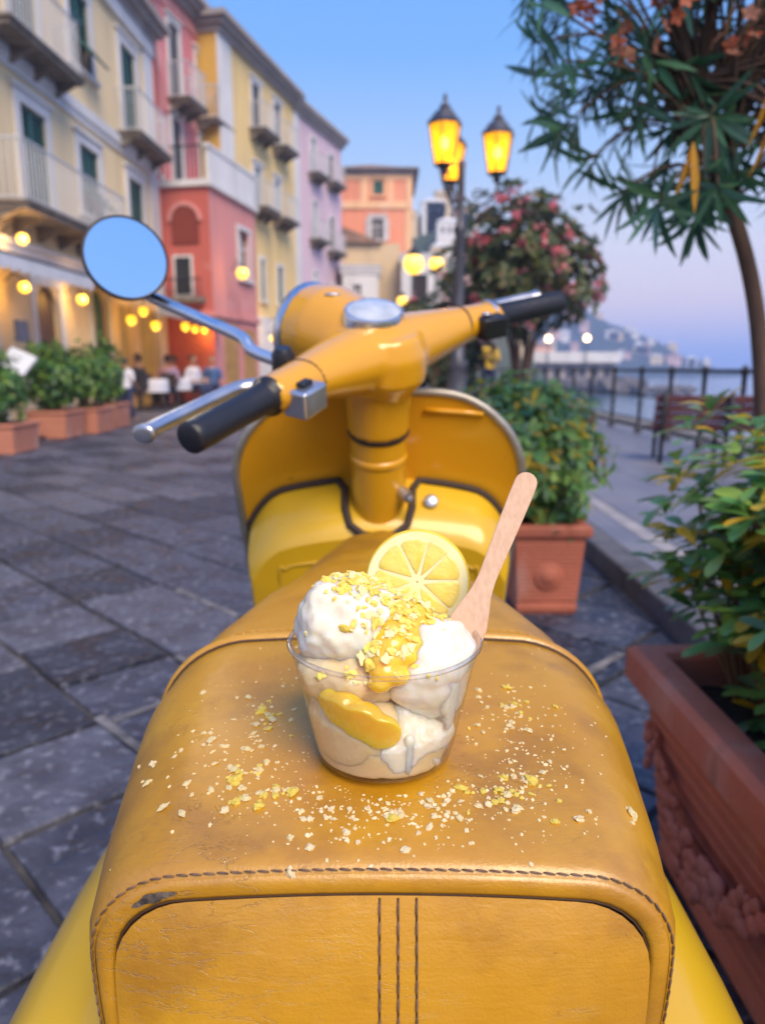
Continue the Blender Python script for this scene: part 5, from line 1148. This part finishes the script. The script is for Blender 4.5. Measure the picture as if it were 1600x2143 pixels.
lump((X - .004, Y, Z + .014), .040, amp=.10, fr=45, seed=3, sq=(1.0, 1.0, .62)).build('bottom_layer', M_cream_g, ge, smooth=True)
lump((X - .012, Y - .012, Z + .022), .027, amp=.06, fr=40, seed=9, sq=(1.05, 1, .78), m=.0007).build('cream_lobe', M_cream_g, ge, smooth=True)
lump((X + .010, Y - .016, Z + .017), .022, amp=.22, fr=55, seed=17, sq=(1.1, 1, .85), m=.0006).build('white_lobe', M_white_g, ge, smooth=True)
lump((X - .0185, Y + .002, Z + .070), .0285, amp=.13, fr=50, seed=5, sq=(1, 1, .92), ridge=.05).build('scoop', M_white_g, ge, smooth=True)
lump((X - .016, Y - .002, Z + .048), .030, amp=.10, fr=50, seed=25, sq=(1, 1, .6), ridge=.05).build('scoop_skirt', M_cream_g, ge, smooth=True)
lump((X + .0225, Y - .008, Z + .052), .0255, amp=.13, fr=50, seed=11, sq=(1, 1, .98), ridge=.05).build('scoop', M_white_g, ge, smooth=True)
lump((X + .018, Y + .012, Z + .050), .028, amp=.1, fr=50, seed=41, sq=(1, 1, .8)).build('rear_scoop', M_cream_g, ge, smooth=True)
# curd running between the scoops and a chunk behind the cup wall
cd = MB()
for (x, y_, z, r) in ((.013, -.004, .077, .011), (.008, -.012, .073, .011), (.003, -.020, .068, .010), (.001, -.026, .063, .0085), (.000, -.030, .058, .0072), (.018, -.010, .075, .007), (.010, -.024, .064, .007), (.006, -.031, .056, .006), (-.006, -.024, .062, .0065), (.014, -.020, .068, .007), (-.002, -.033, .053, .0055)): cd.ball((X + x, Y + y_, Z + z), (r * 1.12, r * 1.08, r * .84), 16, 10)
cdm = remesh(cd, .0011, 4); cdm.v = [tuple(clip(Vector(v), .0006)) for v in cdm.v]; cdm.build('curd_drizzle', M_curd, ge, smooth=True)
ck = MB(); 
for (x, y_, z, r) in ((-.020, -.0335, .040, .0105), (-.011, -.038, .036, .0115), (-.002, -.040, .031, .0105), (-.026, -.030, .043, .007)): ck.ball((X + x, Y + y_, Z + z), (r, r * .7, r * .85), 16, 10)
ckm = remesh(ck, .0011, 9); ckm.v = [tuple(clip(Vector(v), .0005)) for v in ckm.v]; ckm.build('curd_chunk', M_curd, ge, smooth=True)
dp = MB()
for (x, y_, z0, z1, r) in ((.0335, -.026, .046, .028, .0042), (.012, -.036, .025, .008, .003), (.030, -.024, .050, .040, .008)):
    for i in range(10): dp.ball((X + x, Y + y_, Z + z0 + (z1 - z0) * i / 9), (r * (1 - .05 * i), r, r), 10, 6)
dpm = remesh(dp, .0012, 3); dpm.v = [tuple(clip(Vector(v), .0005)) for v in dpm.v]; dpm.build('drip', M_white_g, ge, smooth=True)
# crumbs
M_cr = [mat('pale_crumb', (.80, .64, .32), .85, bump=.5, bscale=400, subs=.2), mat('yellow_crumb', (.80, .60, .10), .8, bump=.5, bscale=400, subs=.2), mat('white_crumb', (.80, .66, .40), .85, bump=.5, bscale=400)]
M_ct = [mat('golden_flake', (.90, .62, .10), .6, subs=.2), mat('yellow_flake', (.90, .72, .14), .6, subs=.2), mat('pale_flake', (.92, .80, .36), .7, subs=.2)]
def crumb_geo(rg, r, flat=.55):
    bm = bmesh.new(); bmesh.ops.create_icosphere(bm, subdivisions=2, radius=1); s = rg.random() * 50; vs = []
    sx, sy = rg.uniform(.75, 1.35), rg.uniform(.65, 1.1)
    for v in bm.verts:
        k = 1 + .75 * noise.noise(v.co * 1.3 + Vector((s, 0, 0))) + .35 * noise.noise(v.co * 3.1 + Vector((0, s, 0))); vs.append((v.co.x * r * sx * k, v.co.y * r * sy * k, max(-.35 * r, v.co.z * r * flat * k)))
    fs = [tuple(v.index for v in f.verts) for f in bm.faces]; bm.free(); return vs, fs
rg = random.Random(15); tpm = MB()
from mathutils.bvhtree import BVHTree
allv = []; allf = []
for o in [c for c in ge.children if c.name.split('.')[0] in ('scoop', 'curd_drizzle', 'rear_scoop', 'scoop_skirt')]:
    b_ = len(allv); allv += [v.co.copy() for v in o.data.vertices]; allf += [tuple(i + b_ for i in p.vertices) for p in o.data.polygons]
bv = BVHTree.FromPolygons(allv, allf)
def drop(x, y_, zt=Z + .13):
    h = bv.ray_cast(Vector((x, y_, zt)), Vector((0, 0, -1)))
    return h[0], h[1]
for i in range(330):
    zone = rg.random()
    if zone < .42: x, y_ = X - .014 + rg.gauss(0, .0095), Y - .000 + rg.gauss(0, .009)
    elif zone < .75: x, y_ = X + .010 + rg.gauss(0, .009), Y - .004 + rg.gauss(0, .008)
    elif zone < .9: x, y_ = X - .004 + rg.gauss(0, .008), Y - .026 + rg.gauss(0, .006)
    else: x, y_ = X + rg.gauss(0, .02), Y - .01 + rg.gauss(0, .012)
    p, n = drop(x, y_)
    if p is None or p.z < Z + .045: continue
    vs, fs = crumb_geo(rg, rg.choice((rg.uniform(.0008, .0016), rg.uniform(.0014, .0030))), rg.uniform(.3, .6)); M = Matrix.Translation(p + n * .0006) @ n.to_track_quat('Z', 'Y').to_matrix().to_4x4() @ Matrix.Rotation(rg.random() * 6.28, 4, 'Z') @ Matrix.Rotation(rg.gauss(0, .5), 4, 'X'); tpm.mi = rg.randrange(3); tpm.add(vs, fs, M)
tag(tpm.build('crumb_topping', M_ct, None, smooth=False), 'golden crumbs sprinkled over the gelato scoops', 'crumbs', None, 'stuff')
# lemon slice
M_rind = mat('lemon_rind', (.85, .55, .03), .45, bump=.4, bscale=400, col2=(.85, .60, .05), nscale=80); M_pith = mat('lemon_pith', (.92, .82, .46), .5, subs=.3, col2=(.90, .78, .36), nscale=60); M_pulp = mat('lemon_pulp', (.90, .66, .10), .22, subs=.45, col2=(.92, .72, .18), nscale=130, coat=.4, bump=.4, bscale=240)
lc_ = pix(873, 1217, .405); LR = .0308
fdir = (Vector((-.10, -1, .22))).normalized(); Ml = Matrix.Translation(lc_) @ fdir.to_track_quat('Z', 'Y').to_matrix().to_4x4()
le = thing('lemon_slice', 'round lemon slice standing upright in the gelato', 'lemon slice', tuple(lc_))
MB().lathe([(LR * .955, .0030), (LR * .99, .0022), (LR, .0), (LR * .99, -.0022), (LR * .955, -.0030)], 60, Ml).build('rind', M_rind, le, smooth=True)
MB().lathe([(LR * .955, .0030), (LR * .80, .0031), (.0005, .0026)], 60, Ml).build('pith', M_pith, le, smooth=True)
MB().lathe([(.0005, -.0026), (LR * .80, -.0031), (LR * .955, -.0030)], 60, Ml).build('pith', M_pith, le, smooth=True)
rg = random.Random(2); na = 9
for k in range(na):
    if k == 0: jit = [rg.uniform(-.11, .11) for _ in range(na)]; jit.append(jit[0])
    a0_, a1_ = 2 * math.pi * (k + .016 + jit[k]) / na, 2 * math.pi * (k + .984 + jit[k + 1]) / na; ring = []; R1 = LR * (.815 + rg.uniform(-.015, .01)); R0 = LR * .085; n = 12
    out = [(R1 * (1 - .06 * abs(2 * i / n - 1) ** 6) * math.cos(a0_ + (a1_ - a0_) * i / n), R1 * (1 - .06 * abs(2 * i / n - 1) ** 6) * math.sin(a0_ + (a1_ - a0_) * i / n)) for i in range(n + 1)]
    am_ = (a0_ + a1_) / 2; tip = (R0 * 1.6 * math.cos(am_), R0 * 1.6 * math.sin(am_)); poly = [tip] + out
    cx_, cy_ = sum(p[0] for p in poly) / len(poly), sum(p[1] for p in poly) / len(poly)
    for sd in (1, -1):
        mb = MB(); r_ = []
        for f, zz in ((1, .0027), (.985, .0032), (.93, .0034), (.5, .0034), (.02, .0034)): r_.append([Ml @ Vector((cx_ + (p[0] - cx_) * f, cy_ + (p[1] - cy_) * f, sd * zz)) for p in (poly if sd > 0 else poly[::-1])])
        mb.grid(r_, close=True); mb.build('segment', M_pulp, le, smooth=True)
# wooden spoon
M_wood = mat('birch_wood', (.64, .42, .28), .6, col2=(.56, .35, .22), nscale=40, ndet=4, stretch=(12, 12, 1), bump=.15, bscale=300)
sa, sb_ = pix(1108, 990, .400), pix(962, 1348, .362)
sdv = (sb_ - sa).normalized(); side = sdv.cross((eye - sa).normalized()).normalized(); nn = side.cross(sdv)
sp = thing('wooden_spoon', 'flat wooden spoon stuck upright in the gelato', 'spoon', tuple(sb_))
Ls = (sb_ - sa).length + .022; outl = []
for i in range(9): a = math.pi * i / 8; outl.append((-.0063 * math.cos(a), .0063 - .0063 * math.sin(a)))
half = [(.0064, .015), (.0060, .03), (.0054, .045), (.0050, .058), (.0058, .066), (.0082, .074), (.0102, .082), (.0106, .092), (.0096, .104), (.0060, .113)]
k_ = Ls / .113
prof_s = [(w, t * k_) for w, t in half]
o_ = [(w, t) for w, t in reversed([( -p[0], p[1]) for p in prof_s])] + outl + prof_s
Msp = Matrix(((side.x, sdv.x, nn.x, sa.x), (side.y, sdv.y, nn.y, sa.y), (side.z, sdv.z, nn.z, sa.z), (0, 0, 0, 1)))
MB().prism(o_, -.0008, .0008, Msp).build('spoon_blade', M_wood, sp, bevel=.0004)
# crumbs scattered on the seat
rg = random.Random(44)
from mathutils.bvhtree import BVHTree as _B
bs_ = _B.FromPolygons([v.co for v in seat.data.vertices], [tuple(p.vertices) for p in seat.data.polygons])
def seat_pt(px, py):
    c, s = math.cos(R(11.35)), math.sin(R(11.35)); a = (px - 800) / 1500; b = (1071.5 - py) / 1500
    h = bs_.ray_cast(Vector((0, 0, 1)), Vector((a, c + b * s, -s + b * c)).normalized()); return h[0], h[1]
spots = []
def clus(cx, cy, sx, sy, n, r0, r1, col): 
    for i in range(n): spots.append((rg.gauss(cx, sx), rg.gauss(cy, sy), rg.uniform(r0, r1) if rg.random() < .75 else rg.uniform(r0, r1) * .6, col if isinstance(col, int) else rg.choice(col)))
clus(560, 1500, 32, 22, 30, .0007, .0021, (0, 0, 1)); clus(470, 1560, 45, 18, 18, .0007, .0018, (0, 0)); clus(510, 1615, 40, 30, 26, .0007, .0021, (0, 0, 1)); clus(555, 1665, 45, 14, 16, .0009, .0022, (0, 1))
clus(1050, 1495, 38, 28, 32, .0007, .0020, (0, 0, 1)); clus(1100, 1550, 45, 35, 20, .0006, .0014, (0,)); clus(1055, 1665, 50, 20, 42, .0008, .0022, (0, 1, 1, 2)); clus(1120, 1640, 50, 22, 16, .0007, .0018, (0, 2))
clus(770, 1700, 95, 26, 38, .0008, .0019, (2, 0, 2)); clus(900, 1705, 70, 24, 24, .0008, .0018, (2, 0)); clus(800, 1640, 110, 14, 12, .0007, .0015, (2,)); clus(600, 1420, 60, 30, 16, .0005, .0012, (0,)); clus(1080, 1430, 70, 25, 14, .0005, .0012, (0,))
clus(560, 1560, 90, 100, 150, .00022, .0005, (0, 0, 2)); clus(1070, 1580, 90, 100, 150, .00022, .0005, (0, 0, 2)); clus(820, 1690, 150, 40, 160, .00022, .0005, (2, 0)); clus(540, 1600, 60, 70, 60, .0004, .0010, (0, 0, 2)); clus(1080, 1580, 65, 80, 70, .0004, .0010, (0, 0, 2)); clus(820, 1705, 120, 30, 60, .0004, .0011, (2, 0)); clus(800, 1700, 250, 60, 46, .0005, .0012, (0, 2)); clus(820, 1770, 200, 25, 14, .0005, .0012, (0, 2)); clus(360, 1640, 45, 40, 12, .0008, .0017, (0, 0)); clus(1240, 1640, 55, 60, 14, .0006, .0014, (0,))
for q in ((345, 1690, .0026, 0), (320, 1600, .0024, 2), (1320, 1705, .0027, 0), (492, 1636, .0030, 1), (612, 1660, .0027, 1), (548, 1490, .0028, 1), (1112, 1635, .0030, 1), (1060, 1440, .0026, 1), (610, 1825, .0022, 2), (848, 1780, .002, 2), (648, 1775, .0018, 2), (540, 1690, .0028, 1), (963, 1650, .0025, 1), (425, 1450, .0018, 0), (1212, 1716, .0022, 2), (310, 1640, .002, 0), (380, 1705, .0022, 0), (470, 1697, .0022, 2), (820, 1716, .0026, 1)): spots.append(q)
small = MB(); geos = []; nbig = 0
proto = {}
for (px, py, r, c) in spots:
    p, n = seat_pt(px, py)
    if p is None: continue
    if n.z < 0: n = -n
    if n.z < .3: continue
    if (Vector((p.x - CUPX, p.y - CUPY))).length < RB + .001 + r: continue
    sz = r * 1.05; M = Matrix.Translation(p + n * sz * .28) @ n.to_track_quat('Z', 'Y').to_matrix().to_4x4() @ Matrix.Rotation(rg.random() * 6.28, 4, 'Z')
    if r >= .0012:
        k = (c, rg.randrange(9))
        if k not in proto: proto[k] = MB().add(*crumb_geo(rg, 1.0, rg.uniform(.35, .6))).mesh('crumb', M_cr[c])
        o = link('crumb', proto[k]); o.matrix_world = M @ Matrix.Scale(sz, 4)
        wh = 'near the stitched rear seam' if p.y < .300 else 'in front of the cup' if abs(p.x) < .04 else 'beside the left of the cup' if p.x < 0 and p.y > .33 else 'left of centre, towards the rear' if p.x < 0 else 'beside the right of the cup' if p.y > .33 else 'right of centre, towards the rear'
        tag(o, ('larger ' if r > .0018 else 'small ') + ('pale', 'yellow', 'whitish')[c] + ' cookie crumb on the seat, ' + wh, 'crumb', 'cookie crumbs scattered on the seat'); nbig += 1
    else:
        small.mi = c; small.add(*crumb_geo(rg, sz, rg.uniform(.35, .6)), M)
tag(small.build('crumbs', M_cr), 'finest cookie crumbs dusted over the leather seat', 'crumbs', None, 'stuff')
# ------------------------------------------------------------------ sea haze round the whole place
hz = MB().b2(-1700, 4200, -120, 4200, -4.6, 52).build('haze', None); hz.data.materials.clear()
m_ = bpy.data.materials.new('sea_haze'); m_.use_nodes = True; t_ = m_.node_tree; t_.nodes.clear()
vo = t_.nodes.new('ShaderNodeVolumePrincipled'); vo.inputs['Color'].default_value = (.50, .63, .95, 1); vo.inputs['Density'].default_value = .0014; vo.inputs['Anisotropy'].default_value = .0
mo_ = t_.nodes.new('ShaderNodeOutputMaterial'); t_.links.new(vo.outputs[0], mo_.inputs['Volume']); hz.data.materials.append(m_)
tag(hz, 'pale blue evening haze over the bay', 'haze', None, 'stuff')
